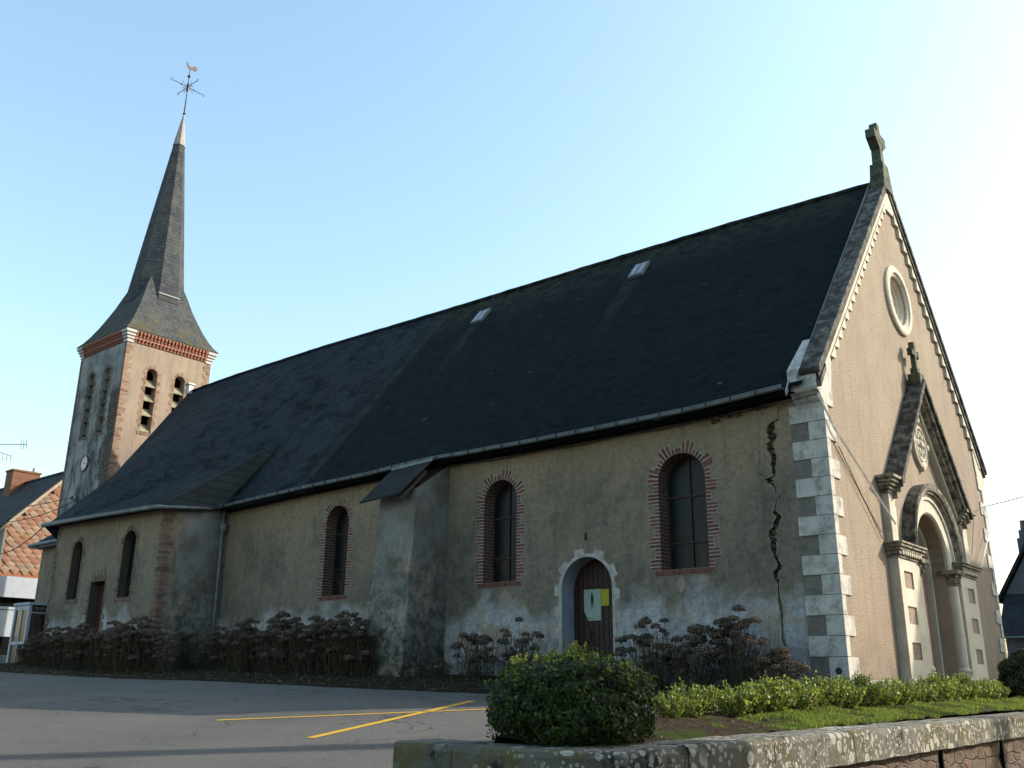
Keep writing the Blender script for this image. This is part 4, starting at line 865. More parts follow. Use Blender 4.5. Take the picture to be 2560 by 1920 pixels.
# weather cross
c = ctr(29.4); X0, Y0 = c.x, c.y; mb = MB(); mb.tube([(X0, Y0, 29.3), (X0, Y0, 30.4), (X0, Y0, 32.15)], [.045, .03, .02], 6)
zc = 31.05
for dx, dy in ((0, 1), (0, -1), (1, 0), (-1, 0)):
    mb.tube([(X0, Y0, zc), (X0 + dx * .82, Y0 + dy * .82, zc)], .02, 5)
    e = .95; r = .09; loop = [(X0 + dx * (e + r * math.cos(a)), Y0 + dy * (e + r * math.cos(a)), zc + r * math.sin(a)) for a in [k * math.pi / 2 for k in range(5)]]; mb.tube(loop, .014, 4)
    for s in (-1, 1):
        sc_ = [(X0 + dx * (.10 + .22 * math.sin(a)), Y0 + dy * (.10 + .22 * math.sin(a)), zc + s * (.10 + .10 * (1 - math.cos(a * 1.4)))) for a in [k * .35 for k in range(6)]]; mb.tube(sc_, .012, 4)
    mb.tube([(X0 + dx * .36, Y0 + dy * .36, zc - .08), (X0 + dx * .40, Y0 + dy * .40, zc), (X0 + dx * .36, Y0 + dy * .36, zc + .08)], .02, 4)
mb.lathe([(0, 31.62), (.05, 31.66), (.09, 31.74), (.05, 31.83), (0, 31.88)], (lambda u, v, d: (X0 + u, Y0 + v, d)), 8); mb.lathe([(0.02, 30.7), (.07, 30.85), (.05, 31.0), (.07, 31.2), (.02, 31.35)], (lambda u, v, d: (X0 + u, Y0 + v, d)), 8)
mb.lathe([(.03, 29.28), (.09, 29.34), (.03, 29.42)], (lambda u, v, d: (X0 + u, Y0 + v, d)), 8)
wc = part('weather_cross', mb, M['iron'], church)
ck = [(-.30, .30), (-.26, .36), (-.20, .42), (-.17, .36), (-.13, .28), (-.05, .18), (.05, .14), (.14, .16), (.22, .24), (.34, .26), (.46, .18), (.50, .06), (.42, .02), (.40, -.06), (.30, -.02), (.20, -.02), (.12, .0), (.04, -.02), (.02, -.10), (-.03, -.10), (-.04, -.02), (-.14, .04), (-.22, .14), (-.25, .24)]
dv = Vector((.35, .94, 0)).normalized()
part('weathercock', MB().prism(ck, (lambda u, v, d: (X0 + dv.x * u * .78 + dv.y * d, Y0 + dv.y * u * .78 - dv.x * d, 32.22 + v)), -.025, .025), M['gilt_copper'], wc)
# clock
cm = lambda u, v, d: (-36.42 + u, TYF - d, 9.43 + v)
ck_ = part('clock', MB().lathe([(0, .05), (.33, .05)], cm, 32), M['clock_enamel'], church)
part('clock_rim', MB().lathe([(.33, .04), (.34, .08), (.38, .08), (.39, .0)], cm, 32), M['clock_rim'], ck_)
mb = MB()
for k in range(12):
    a = k * math.pi / 6; u, v = math.sin(a), math.cos(a); mb.hexa([cm(u * r + q * v * .012, v * r - q * u * .012, d) for d in (.051, .055) for r, q in ((.25, -1), (.25, 1), (.30, 1), (.30, -1))])
for a, L, w in ((-1.0, .16, .013), (1.75, .24, .009)):
    u, v = math.sin(a), math.cos(a); mb.hexa([cm(u * r + q * v * w, v * r - q * u * w, d) for d in (.056, .062) for r, q in ((-.03, -1), (-.03, 1), (L, 1), (L, -1))])
simple('clock_mark', (.20, .21, .22), .6, bump=0); part('clock_hands', mb, M['clock_mark'], ck_)
# wire bracket on the tower
mb = MB(); mb.tube([(-35.75, 3.0, 6.6), (-35.75, 3.0, 7.75)], .03, 5); mb.tube([(-36.4, 3.0, 7.66), (-34.4, 3.0, 7.42)], .025, 5); mb.tube([(-35.75, 3.0, 7.5), (-35.75, 3.42, 7.5)], .03, 5)
for x in (-36.3, -35.8, -35.1): mb.lathe([(.0, .0), (.05, .02), (.03, .08), (.06, .1), (.03, .16), (0, .18)], (lambda u, v, d, x=x: (x + u, 3.0 + v, 7.66 - (x + 36.4) * .12 + d)), 8)
part('wire_bracket', mb, M['iron'], church)

# ------------------------------------------------------------------ cables
def cable(pts, r, mat, label, sagv=0.0):
    mb = MB(); q = []
    for a, b in zip(pts, pts[1:]):
        a, b = Vector(a), Vector(b); m = max(2, int((b - a).length / .5))
        for k in range(m): p = a + (b - a) * k / m; p.z -= sagv * 4 * (k / m) * (1 - k / m); q.append(p)
    q.append(Vector(pts[-1])); mb.tube(q, r, 5); o = part('cable', mb, mat); return tag(o, label, 'cable')
cable([(.07, -.36, 5.04), (.10, .22, 4.5), (.22, 2.70, 3.02)], .021, M['cable_white'], 'thick white cable slanting down the front wall from left kneeler to portal')
cable([(.06, .45, 4.2), (.04, 2.35, 2.70)], .008, M['cable_dark'], 'thin dark cable slanting down the front wall below the white one')
cable([(x, -.06, eave(x) - .13 - .03 * abs(math.sin(x * 1.4))) for x in [-10 + .5 * k for k in range(19)]] + [(-.55, -.30, 5.0), (-.2, -.36, 5.02), (.07, -.36, 5.04)], .011, M['cable_dark'], 'dark cable clipped along the side wall just under the gutter')
cable([(.06, WD - .1, 4.55), (.12, WD - .22, 3.9), (.20, 8.9, 2.72)], .012, M['cable_white'], 'pale cable hanging down beside the right edge of the front wall')
cable([(.06, WD - .1, 4.55), (.05, 9.6, 4.22), (.12, 8.5, 3.0)], .007, M['cable_dark'], 'thin cable looping down the front wall right of the portal gable')
cable([(.06, WD - .05, 4.55), (10.0, 15.5, 8.2)], .012, M['cable_dark'], 'overhead wire leaving the right corner of the church into the sky', .3)
cable([(-36.4, 3.0, 7.75), (-42.4, 2.0, 7.70)], .02, M['cable_dark'], 'upper overhead wire between the tower bracket and the tiled house', .1)
cable([(-35.8, 3.0, 7.6), (-42.4, 1.9, 7.1)], .02, M['cable_dark'], 'middle overhead wire crossing the tiled gable from the tower', .35)
cable([(-31.6, -.1, 5.6), (-42.4, 2.0, 5.6)], .022, M['cable_dark'], 'lowest sagging overhead wire crossing the tiled gable', .45)

# ------------------------------------------------------------------ posters
yd = .425
ps = tag(part('poster', MB().prism([(-5.83, 1.86), (-5.83, 1.41), (-5.73, 1.22), (-5.73, 1.20), (-5.385, 1.20), (-5.385, 1.86)], MN(yd), 0, .004), M['poster_paper']), 'pale green poster with a dark standing figure taped to the side door', 'poster')
mb = MB(); fx = -5.615
mb.prism([(fx - .022, 1.74), (fx - .01, 1.765), (fx + .012, 1.765), (fx + .02, 1.74), (fx + .035, 1.71), (fx + .04, 1.60), (fx + .032, 1.54), (fx + .026, 1.45), (fx + .014, 1.45), (fx + .012, 1.54), (fx - .006, 1.54), (fx - .012, 1.44), (fx - .024, 1.44), (fx - .026, 1.56), (fx - .035, 1.62), (fx - .03, 1.71)], MN(yd), .0045, .0065)
mb.lathe([(0, .0065), (.022, .0065)], (lambda u, v, d: (fx + u * .8, yd - d, 1.785 + v)), 12)
for k in range(9): mb.box(fx - .14 + k * .022, fx - .128 + k * .022, yd - .0065, yd - .0045, 1.238, 1.250)
part('printed_figure', mb, M['poster_dark'], ps)
tag(part('notice', MB().box(-5.375, -5.175, yd - .004, yd, 1.50, 1.85), M['yellow_paper']), 'small plain yellow notice beside the green poster on the side door', 'notice')

# ------------------------------------------------------------------ tiled house on the left
H = thing('house', (-47, 5.7, .3), 'house with terracotta tile hung gable, brick chimney and dark roof at the far left', 'house')
HX = -43.0; HR = 10.22; HYc = 5.75; sl = 1.07
zr = lambda y: HR - sl * abs(y - HYc)
yl = 3.05; yr_ = HYc * 2 - yl
mb = MB().prism([(yl, -.5), (yr_, -.5), (yr_, zr(yr_) - .1), (HYc, HR - .12), (yl, zr(yl) - .1)], MF(HX), -9, 0); part('wall', mb, M['house_wall'], H)
mb = MB(); s_ = .66
for j in range(-1, 26):
    for i in range(-1, 14):
        u = yl + i * s_ * .72 + (j % 2) * s_ * .36; v = 4.75 + j * s_ * .36
        a = s_ * .36
        if u - a < yl - .1 or u > yr_ or v + a * .7 > zr(u) - .05 or v - a < 4.55: continue
        d = .02 + .004 * ((i + j) % 3)
        mb.add([(HX + .05, u, v - a), (HX + .055, u + a * .97, v), (HX + .01, u, v + a), (HX + .055, u - a * .97, v), (HX + .075, u, v)], [(0, 1, 4), (1, 2, 4), (2, 3, 4), (3, 0, 4)])
part('tile_cladding', mb, M['shingle'], H)
part('tile_backing', MB().prism([(yl, 4.6), (yr_, 4.6), (yr_, zr(yr_) - .12), (HYc, HR - .15), (yl, zr(yl) - .12)], MF(HX), 0, .012), simple('terracotta', (.40, .17, .10), .9, .15), H)
mb = MB()
for s in (-1, 1):
    yo = (yl - .35) if s < 0 else (yr_ + .35); o = MB().hexa([(HX - 9.2, yo, zr(yo)), (HX + .15, yo, zr(yo)), (HX + .15, HYc, HR), (HX - 9.2, HYc, HR), (HX - 9.2, yo, zr(yo) + .10), (HX + .15, yo, zr(yo) + .10), (HX + .15, HYc, HR + .10), (HX - 9.2, HYc, HR + .10)]); mb.add(o.v, o.f)
rf = part('roof', mb, M['house_tile_roof'], H)
mb = MB(); 
for k in range(30): 
    x = HX - 9 + k * .305; mb.tube([(x, HYc, HR + .10), (x + .28, HYc, HR + .13)], .09, 6)
part('ridge_tiles', mb, M['house_tile_roof'], rf)
simple('cream_trim', (.55, .47, .36), .85, .2); part('verge_trim', MB().prism([(yl - .3, zr(yl - .3) - .22), (HYc, HR - .22), (HYc, HR - .02), (yl - .3, zr(yl - .3) - .02)], MF(HX), .06, .10), M['cream_trim'], rf)
t = NT('chimney_brick', .9, .2); br = t.n('ShaderNodeTexBrick'); mp = t.map(rot=(rad(90), 0, rad(90))); t.l(mp, br.inputs['Vector']); br.inputs['Scale'].default_value = 1; br.inputs['Brick Width'].default_value = .24; br.inputs['Row Height'].default_value = .08; br.inputs['Mortar Size'].default_value = .01
br.inputs['Color1'].default_value = (.34, .17, .11, 1); br.inputs['Color2'].default_value = (.27, .13, .085, 1); br.inputs['Mortar'].default_value = (.34, .22, .15, 1); t.col(br.outputs['Color']); M['chimney_brick'] = t.mat
part('chimney', MB().box(-49.2, -48.3, HYc - .75, HYc + .75, 9.0, 10.95).box(-49.25, -48.25, HYc - .8, HYc + .8, 10.95, 11.05), M['chimney_brick'], rf)
part('chimney_pot', MB().lathe([(.12, 11.05), (.10, 11.35), (0, 11.35)], (lambda u, v, d: (-48.7 + u, HYc + .55 + v, d)), 10), M['white_lead'], rf)
part('white_fascia', MB().box(HX - .5, HX + .35, yl - .9, 6.2, 3.62, 4.62), M['house_white'], H)
part('dark_opening', MB().box(HX + .005, HX + .02, yl - .2, 6.0, -.4, 3.6), M['dark_inside'], H)
part('side_wall_cap', MB().box(HX - .3, HX + .03, yl - .12, yl + .02, 4.6, 7.0), M['house_wall'], H)
for (u, v) in ((4.95, 9.02), (3.72, 7.72)): part('gable_vent', MB().prism([(u - .17, v), (u + .17, v - .02), (u, v + .2)], MF(HX), .06, .09), M['dark_inside'], H)
# notice board under the fascia
nb = thing('notice_board', (HX + .6, 3.3, .2), 'white notice board with a faint green map in the shadow beneath the tiled house', 'notice board')
part('board', MB().box(HX + .5, HX + .56, 2.6, 4.25, 1.75, 3.15), M['house_white'], nb); part('board_rail', MB().box(HX + .56, HX + .57, 2.6, 4.25, 2.98, 3.04), M['clock_mark'], nb)
simple('map_green', (.03, .12, .06), .7, bump=0); part('printed_map', MB().prism(ragged(4.05, 2.45, .12, .12, 3), MF(HX + .56), 0, .006), M['map_green'], nb); part('post', MB().box(HX + .48, HX + .54, 2.65, 2.72, .0, 1.8), M['iron'], nb); part('post', MB().box(HX + .48, HX + .54, 4.1, 4.17, .0, 1.8), M['iron'], nb)
# antenna
an = thing('television_antenna', (-44, 2.3, 8.0), 'thin television antenna above the roof at the far left edge', 'antenna')
mb = MB().tube([(-44, 2.3, 6.8), (-44, 2.3, 11.7)], .03, 5); part('mast', mb, M['iron'], an)
mb = MB().tube([(-44, 2.0, 11.22), (-44, 3.75, 11.56)], .018, 4)
for k in range(3): y = 3.45 + .13 * k; mb.tube([(-44, y + .03, 11.24 + .03 * k), (-44, y - .03, 11.76 + .03 * k)], .012, 4)
for k in range(4): y = 2.45 + .2 * k; mb.tube([(-44, y, 10.86 - .02 * k), (-44, y + .02, 10.5)], .012, 4)
mb.tube([(-44, 2.2, 10.95), (-44, 3.1, 10.8)], .015, 4); part('aerial', mb, M['iron'], an)

# ------------------------------------------------------------------ telephone booth
BX, BY = -26.5, -2.33; BW, BD, BH = 1.02, .86, 2.12; gb = .10
B = thing('telephone_booth', (BX, BY, gb), 'white framed glass telephone booth behind the corner of the low wing', 'telephone booth')
x0, x1, y0, y1 = BX - BW, BX, BY, BY + BD; z0 = gb; z1 = gb + BH
mb = MB()
for (x, y) in ((x0, y0), (x1, y0), (x0, y1), (x1, y1)): mb.box(x - .05, x + .05, y - .05, y + .05, z0, z1)
mb.box(x0, x1, y0 - .03, y0 + .03, z0, z0 + .12); mb.box(x0, x1, y0 - .03, y0 + .03, z0 + .84, z0 + .94); mb.box(x0, x1, y0 - .03, y0 + .03, z1 - .16, z1); mb.box((x0 + x1) / 2 - .025, (x0 + x1) / 2 + .025, y0 - .03, y0 + .02, z0, z1)
mb.box(x1 - .03, x1 + .03, y0, y1, z0, z0 + .12); mb.box(x1 - .03, x1 + .03, y0, y1, z0 + .84, z0 + .94); mb.box(x1 - .03, x1 + .03, y0, y1, z1 - .27, z1 - .22)
part('frame', mb, M['white_paint'], B, bevel=.006)
part('glass', MB().box(x0, x1, y0 - .005, y0 + .005, z0 + .1, z1 - .1).box(x1 - .005, x1 + .005, y0, y1, z0 + .1, z1 - .25), M['booth_glass'], B)
part('booth_roof', MB().box(x0 - .09, x1 + .09, y0 - .09, y1 + .09, z1, z1 + .08), M['house_white'], B, bevel=.01)
sg = part('booth_sign', MB().box(x1 - .02, x1 + .045, y0 + .05, y1 - .0, z1 - .215, z1 - .01), M['sign_black'], B)
cu = bpy.data.curves.new("t", 'FONT'); cu.body = "TELEPHONE"; cu.size = .135; cu.extrude = .002; cu.space_character = 1.12; to = bpy.data.objects.new("t", cu); COL.objects.link(to)
dg = bpy.context.evaluated_depsgraph_get(); dg.update(); me = bpy.data.meshes.new_from_object(to.evaluated_get(dg)); mb = MB(); wmax = max(v.co.x for v in me.vertices); k = (BD - .16) / wmax
mb.add([(x1 + .047 + v.co.z, y0 + .10 + v.co.x * k, z1 - .16 + v.co.y) for v in me.vertices], [tuple(p.vertices) for p in me.polygons]); bpy.data.objects.remove(to)
part('sign_lettering', mb, M['cream_letters'], sg)
part('telephone', MB().box(x0 + .3, x0 + .62, y1 - .22, y1 - .05, z0 + 1.0, z0 + 1.45).box(x0 + .25, x0 + .68, y1 - .25, y1 - .04, z0 + 1.52, z0 + 1.75), M['pale_zinc'], B)
part('rear_panel', MB().box(x0, x1, y1 - .02, y1 + .02, z0, z1 - .1), M['booth_glass'], B)

# ------------------------------------------------------------------ house on the right, bare tree
HR2 = thing('house', (-2.5, 37, -.3), 'dark slate roofed house with a tall chimney behind the right edge of the church', 'house')
simple('grey_house_wall', (.17, .18, .20), .95, .1, var=.15, scale=1.2)
ya = 34.2
part('wall', MB().prism([(-4.9, -.6), (.9, -.6), (.9, 4.2), (-2.0, 9.0), (-4.9, 4.2)], (lambda u, v, d: (u, ya - d, v)), -8, 0), M['grey_house_wall'], HR2)
for s in (-1, 1):
    cxr = -2.0; e = 3.3; zt = 9.3; ze = 9.3 - 1.66 * e; xe = cxr + s * e
    part('roof', MB().hexa([(xe, ya - .25, ze - .1), (cxr, ya - .25, zt - .15), (cxr, ya + 8, zt - .15), (xe, ya + 8, ze - .1), (xe, ya - .25, ze + .12), (cxr, ya - .25, zt + .08), (cxr, ya + 8, zt + .08), (xe, ya + 8, ze + .12)]), M['house_tile_roof'], HR2)
part('lean_to_roof', MB().hexa([(-5.0, ya - 2.2, 2.0), (.9, ya - 2.2, 2.0), (.9, ya - .01, 4.0), (-5.0, ya - .01, 4.0), (-5.0, ya - 2.2, 2.12), (.9, ya - 2.2, 2.12), (.9, ya - .01, 4.12), (-5.0, ya - .01, 4.12)]), M['house_tile_roof'], HR2)
part('lean_to_wall', MB().box(-4.8, .8, ya - 1.9, ya - .02, -.6, 2.05), M['grey_house_wall'], HR2)
part('gutter', MB().tube([(-5.05, ya - 2.25, 2.02), (.9, ya - 2.25, 2.02)], .06, 6), M['zinc'], HR2)
part('chimney', MB().box(-4.3, -3.35, ya + 1.0, ya + 1.9, 4.0, 6.9).box(-4.2, -3.45, ya + 1.1, ya + 1.8, 6.9, 7.3), M['grey_house_wall'], HR2)
part('chimney_pot', MB().lathe([(.17, 7.3), (.14, 7.75), (.18, 7.8), (0, 7.8)], (lambda u, v, d: (-4.0 + u, ya + 1.45 + v, d)), 10), M['dull_brick'], HR2)
def bare_tree(name, base, h, spread, seed, label, cat, mat, depth=4, r0=.06, n0=3, up=.5):
    rnd = random.Random(seed); T = thing(name, base, label, cat); mb = MB(); mt = MB()
    def grow(p, d, L, r, k, tgt):
        pts = [p]; 
        for i in range(3): d = (d + Vector((rnd.uniform(-1, 1), rnd.uniform(-1, 1), rnd.uniform(-.3, .5))) * .16).normalized(); pts.append(pts[-1] + d * L / 3)
        tgt.tube(pts, [r, r * .85, r * .7, r * .55], 4, False)
        if k > 0:
            for q in range(n0): grow(pts[rnd.choice((1, 2, 3))], (d + Vector((rnd.uniform(-1, 1), rnd.uniform(-1, 1), rnd.uniform(-.4, up))) * spread).normalized(), L * .68, r * .55, k - 1, mb)
    if cat == 'tree': grow(Vector((0, 0, 0)), Vector((0, 0, 1)), h * .42, r0, depth, mt)
    else:
        for q in range(9): grow(Vector((rnd.uniform(-.3, .3), rnd.uniform(-.3, .3), 0)), Vector((rnd.uniform(-.8, .8), rnd.uniform(-.8, .8), 1)).normalized(), h * .5, r0, depth, mt)
    part('trunk' if cat == 'tree' else 'stems', mt, mat, T, local=True); part('branches', mb, mat, T, local=True); return T
bare_tree('bare_tree', (-11.5, 44.5, -.3), 9.0, .75, 4, 'leafless tree showing between the church corner and the dark roofed house', 'tree', M['twig'], 5, .16)
bare_tree('dry_shrub', (-.4, 15.0, -.4), 2.2, .55, 8, 'dry leafless shrub behind the round bush at the right edge', 'shrub', M['dry_twig'], 2, .012, 4)

# ------------------------------------------------------------------ retaining wall
RW = thing('retaining_wall', (2.8, -11.6, -1.4), 'low schist retaining wall with thick lichen spotted stone coping round the planting bed', 'wall')
zt, th = -.42, .27
def slabm(a, b, along):
    rnd = random.Random(int(a * 100)); mb = MB(); N = max(3, int(abs(b - a) / .12))
    if along == 'y': x0, x1 = 2.60, 3.06
    else: x0, x1 = -11.92, -11.46
    prof = [(0, -th), (0, -.03), (.02, -.006), (.05, 0), (.41, 0), (.445, -.008), (.46, -.04), (.46, -th + .01), (.44, -th)]
    rows = []
    for i in range(N + 1):
        s = a + (b - a) * i / N
        for (u, v) in prof:
            e = .012 * mnoise.noise(Vector((s * 2.5, u * 3, v * 4))) + .006 * mnoise.noise(Vector((s * 11, u * 9, v * 9)))
            if along == 'y': rows.append((x1 - .46 + u + e, s, zt + v + e * .8))
            else: rows.append((s, x0 + (.46 - u) + e * -1, zt + v + e * .8))
    n = len(prof); mb.add(rows, [(i * n + k, i * n + k + 1, (i + 1) * n + k + 1, (i + 1) * n + k) for i in range(N) for k in range(n - 1)] + [tuple(range(n)), tuple(range(N * n, N * n + n))[::-1]])
    return mb
# rounded corner slab
def corner_slab():
    mb = MB(); rows = []; N = 16; cx_, cy_ = 2.42, -11.28; prof = [(0, -th), (0, 0), (.40, 0), (.445, -.01), (.46, -.04), (.46, -th)]
    path = [((1.95, cy_), (0, -1))] + [((cx_, cy_), (math.sin(a), -math.cos(a))) for a in [k * math.pi / 2 / N for k in range(N + 1)]] + [((cx_, -10.9), (1, 0))]
    for (p, d) in path:
        for u, v in prof:
            r = .18 + u; e = .012 * mnoise.noise(Vector((p[0] * 2 + d[0] * 3, p[1] * 2 + d[1] * 3, v * 4 + u)))
            rows.append((p[0] + d[0] * (r + e), p[1] + d[1] * (r + e), zt + v + e * .6))
    n = len(prof); mb.add(rows, [(i * n + k, i * n + k + 1, (i + 1) * n + k + 1, (i + 1) * n + k) for i in range(len(path) - 1) for k in range(n - 1)] + [tuple(range(n)), tuple(range((len(path) - 1) * n, len(path) * n))[::-1]]); return mb
part('coping_stone', corner_slab(), M['coping'], RW, smooth=False)
part('coping_stone', slabm(1.42, 1.94, 'x'), M['coping'], RW)
ycur = -10.885
for L in (1.25, 1.6, 1.5, 1.7, 1.4, 1.8, 1.6, 1.7, 1.8, 1.7, 1.6, 1.7): part('coping_stone', slabm(ycur, ycur + L - .012, 'y'), M['coping'], RW); ycur += L
mb = MB()
def rb(u, v): y = -11.3 + 19 * u; z = zt - th - .0 - 1.3 * (1 - v); return (2.99 + .03 * mnoise.noise(Vector((1, y * 2.5, z * 5))) + .012 * mnoise.noise(Vector((1, y * 9, z * 14))), y, z)
mb.grid(rb, 260, 26); mb.grid(lambda u, v: (1.45 + 1.55 * u, -11.86 + .02 * mnoise.noise(Vector((u * 6, 2, v * 6))), zt - th - 1.3 * (1 - v)), 30, 16); mb.grid(lambda u, v: (1.45, -11.86 + .4 * u, zt - th - 1.3 * (1 - v)), 4, 4)
part('rubble_face', mb, M['rubble'], RW)
for y in (-8.62, -5.55, -3.1, -.2): part('open_joint', MB().prism([(y, -1.9), (y + .035, -1.9), (y + .03 + .02, zt - th), (y + .015, zt - th)], MF(2.99), -.02, .035), M['dark_inside'], RW)

# ------------------------------------------------------------------ vegetation
def leafq(mb, p, nrm, s, rnd, asp=.6, fold=.0):
    s *= rnd.uniform(.75, 1.35)
    a = Vector((rnd.uniform(-1, 1), rnd.uniform(-1, 1), rnd.uniform(-1, 1))); t = nrm.cross(a)
    if t.length < .05: t = nrm.cross(Vector((1, 0, .3)))
    t.normalize(); b = nrm.cross(t).normalized() * asp * s * .5; t = t * s * .5
    mb.add([p - t, p - t * .1 + b, p + t, p - t * .1 - b], [(0, 1, 2, 3)])
def rdir(rnd):
    while True:
        v = Vector((rnd.uniform(-1, 1), rnd.uniform(-1, 1), rnd.uniform(-1, 1)))
        if .05 < v.length < 1: return v.normalized()
def bush(c, r, n, rnd, ls, lump=.09, zmin=-1.0, seed=0):
    mb = MB()
    for _ in range(n):
        d = rdir(rnd)
        if d.z < zmin: continue
        k = 1 + lump * mnoise.noise(d * 2.2 + Vector((seed, 0, 0))) * 1.5 + lump * .7 * mnoise.noise(d * 6 + Vector((seed, 3, 0)))
        q = rnd.random() ** 2.2; k *= 1 - .22 * q + rnd.uniform(-.012, .03)
        nn = (d + rdir(rnd) * .75).normalized(); leafq(mb, Vector((c[0] + d.x * r[0] * k, c[1] + d.y * r[1] * k, c[2] + d.z * r[2] * k)), nn, ls * rnd.uniform(.7, 1.3), rnd)
    return mb
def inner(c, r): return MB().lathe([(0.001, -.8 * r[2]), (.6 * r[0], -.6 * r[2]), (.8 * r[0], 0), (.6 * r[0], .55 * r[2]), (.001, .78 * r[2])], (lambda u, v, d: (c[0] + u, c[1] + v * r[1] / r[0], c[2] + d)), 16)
rnd = random.Random(11)
BB = (2.30, -11.12, -.47); b1 = thing('round_bush', BB, 'large round clipped evergreen bush with small glossy leaves at the wall corner', 'bush')
cc = (0, 0, .27); rr = (.55, .54, .32)
part('foliage', bush(cc, rr, 22000, rnd, .030, .22, seed=2), M['bush_leaf'], b1, local=True)
simple('bush_shade', (.012, .014, .008), .95, .05, bump=0); part('shade_core', inner(cc, rr), M['bush_shade'], b1, local=True)  # near-black filler stands in for the shaded inside of the bush
mb = MB(); ms = MB()
for _ in range(150):
    a = rnd.uniform(0, 2 * math.pi); r = rnd.random() ** .5 * .54; x, y = r * math.cos(a), r * math.sin(a) * .94; base = .27 + .34 * math.sqrt(max(0, 1 - (r / .62) ** 2)) * 1.02; h = rnd.uniform(.01, .05)
    if _ < 10: x, y = .02 + rnd.gauss(0, .05), .05 + rnd.gauss(0, .06); base = .60; h = rnd.uniform(.05, .13)
    elif _ < 18: x, y = -.30 + rnd.gauss(0, .05), -.15 + rnd.gauss(0, .06); base = .54; h = rnd.uniform(.04, .09)
    tip = Vector((x + rnd.uniform(-.02, .02), y + rnd.uniform(-.02, .02), base + h)); ms.tube([(x, y, base - .05), tip], .002, 3, False)
    for k in range(int(6 + h * 90)): leafq(mb, Vector((x, y, base - .03)).lerp(tip, rnd.random()) + rdir(rnd) * .014, (rdir(rnd) + Vector((0, 0, .5))).normalized(), rnd.uniform(.018, .030), rnd)
part('young_tips', mb, M['bush_tip_leaf'], b1, local=True); part('sprigs', ms, M['twig'], b1, local=True)['kind'] = 'stuff'
b2 = thing('round_bush', (2.15, 4.1, -.42), 'dark round evergreen bush at the right edge in front of the church corner', 'bush')
cc = (0, 0, .48); rr = (.74, .74, .58); part('foliage', bush(cc, rr, 17000, rnd, .05, .12, seed=8), M['dark_box_leaf'], b2, local=True); part('shade_core', inner(cc, rr), M['bush_shade'], b2, local=True)
# low box hedge: separate little plants
def box_plant(seed, w, h):
    r = random.Random(seed); lv = MB(); st = MB()
    for _ in range(46):
        a = r.uniform(0, 2 * math.pi); q = r.random() ** .5; x, y = q * w * math.cos(a), q * w * math.sin(a); hh = h * (1.0 - .45 * q * q) * r.uniform(.82, 1.12)
        x0, y0 = x * .45, y * .45; tip = Vector((x * 1.1, y * 1.1, hh)); st.tube([(x0, y0, 0), (x * .85, y * .85, hh * .5), tip], .003, 3, False)
        for k in range(30):
            t = .12 + .88 * r.random() ** .8; p = Vector((x0, y0, 0)).lerp(tip, t); leafq(lv, p + rdir(r) * .022, (rdir(r) + Vector((0, 0, .7))).normalized(), r.uniform(.018, .032), r)
    return lv.mesh('leaves'), st.mesh('stems')
protos = [box_plant(s, w, h) for s, w, h in ((1, .17, .25), (2, .19, .27), (3, .16, .29), (4, .20, .24))]
for lv, st in protos: lv.materials.append(M['box_leaf']); st.materials.append(M['twig'])
ORD = ['first', 'second', 'third', 'fourth', 'fifth', 'sixth', 'seventh', 'eighth', 'ninth', 'tenth', 'eleventh', 'twelfth', 'thirteenth', 'fourteenth', 'fifteenth', 'sixteenth', 'seventeenth', 'eighteenth', 'nineteenth', 'twentieth', 'twenty first', 'twenty second', 'twenty third', 'twenty fourth', 'twenty fifth', 'twenty sixth', 'twenty seventh', 'twenty eighth', 'twenty ninth', 'thirtieth', 'thirty first', 'thirty second']
hy = [-9.08, -8.66, -8.26, -7.85, -7.50, -7.18, -6.85, -6.5, -6.15, -5.8, -5.48, -5.12, -4.78, -4.45, -4.1, -3.75, -3.4, -3.05, -2.7, -2.35, -2.0, -1.65, -1.3, -.95, -.6, -.25, .1, .5, .9, 1.3, 1.7, 2.1]
for i, y in enumerate(hy):
    lab = {0: 'little round box plant at the very left end of the low hedge', 1: 'bushy box plant, second from the left end of the low hedge'}.get(i, 'yellow green box plant, %s from the left end of the low hedge' % ORD[i])
    x = 1.80 + rnd.uniform(-.06, .06); o = thing('box_plant', (x, y, bed_z(x, y) - .01), lab, 'shrub', 'low box hedge plants in front of the church'); lv, st = protos[i % 4]
    s = rnd.uniform(.92, 1.12) * (1.02 if i < 3 else 1.28); o.scale = (s, s, s * rnd.uniform(.92, 1.08)); o.rotation_euler = (0, 0, rnd.uniform(0, 6.28))
    for nm, me in (('foliage', lv), ('stems', st)):
        p = bpy.data.objects.new(nm, me); COL.objects.link(p); p.parent = o
# grass
mb = MB()
def blade(x, y, z, h):
    a = rnd.uniform(0, 6.28); w = rnd.uniform(.002, .0045); dx, dy = math.cos(a) * w, math.sin(a) * w; l = rnd.uniform(-.5, .5) * h; m = rnd.uniform(-.5, .5) * h
    mb.add([(x - dx, y - dy, z), (x + dx, y + dy, z), (x + l * .4, y + m * .4, z + h * .7), (x + l, y + m, z + h)], [(0, 1, 2), (0, 2, 3)])
for _ in range(75000):
    y = -9.6 + 13.5 * rnd.random() ** 1.25; x = rnd.uniform(1.9, 2.6)
    dens = mnoise.noise(Vector((x * 3, y * 1.6, 9))) + .25 * mnoise.noise(Vector((x * 9, y * 6, 2))) + (.12 if y > -8.2 else -.32)
    if dens < .03: continue
    blade(x, y, bed_z(x, y) - .005, rnd.uniform(.02, .055) * (.55 if y < -8 else 1))
struct('grass', mb, M['grass_blade'], kind='stuff')
mb = MB()
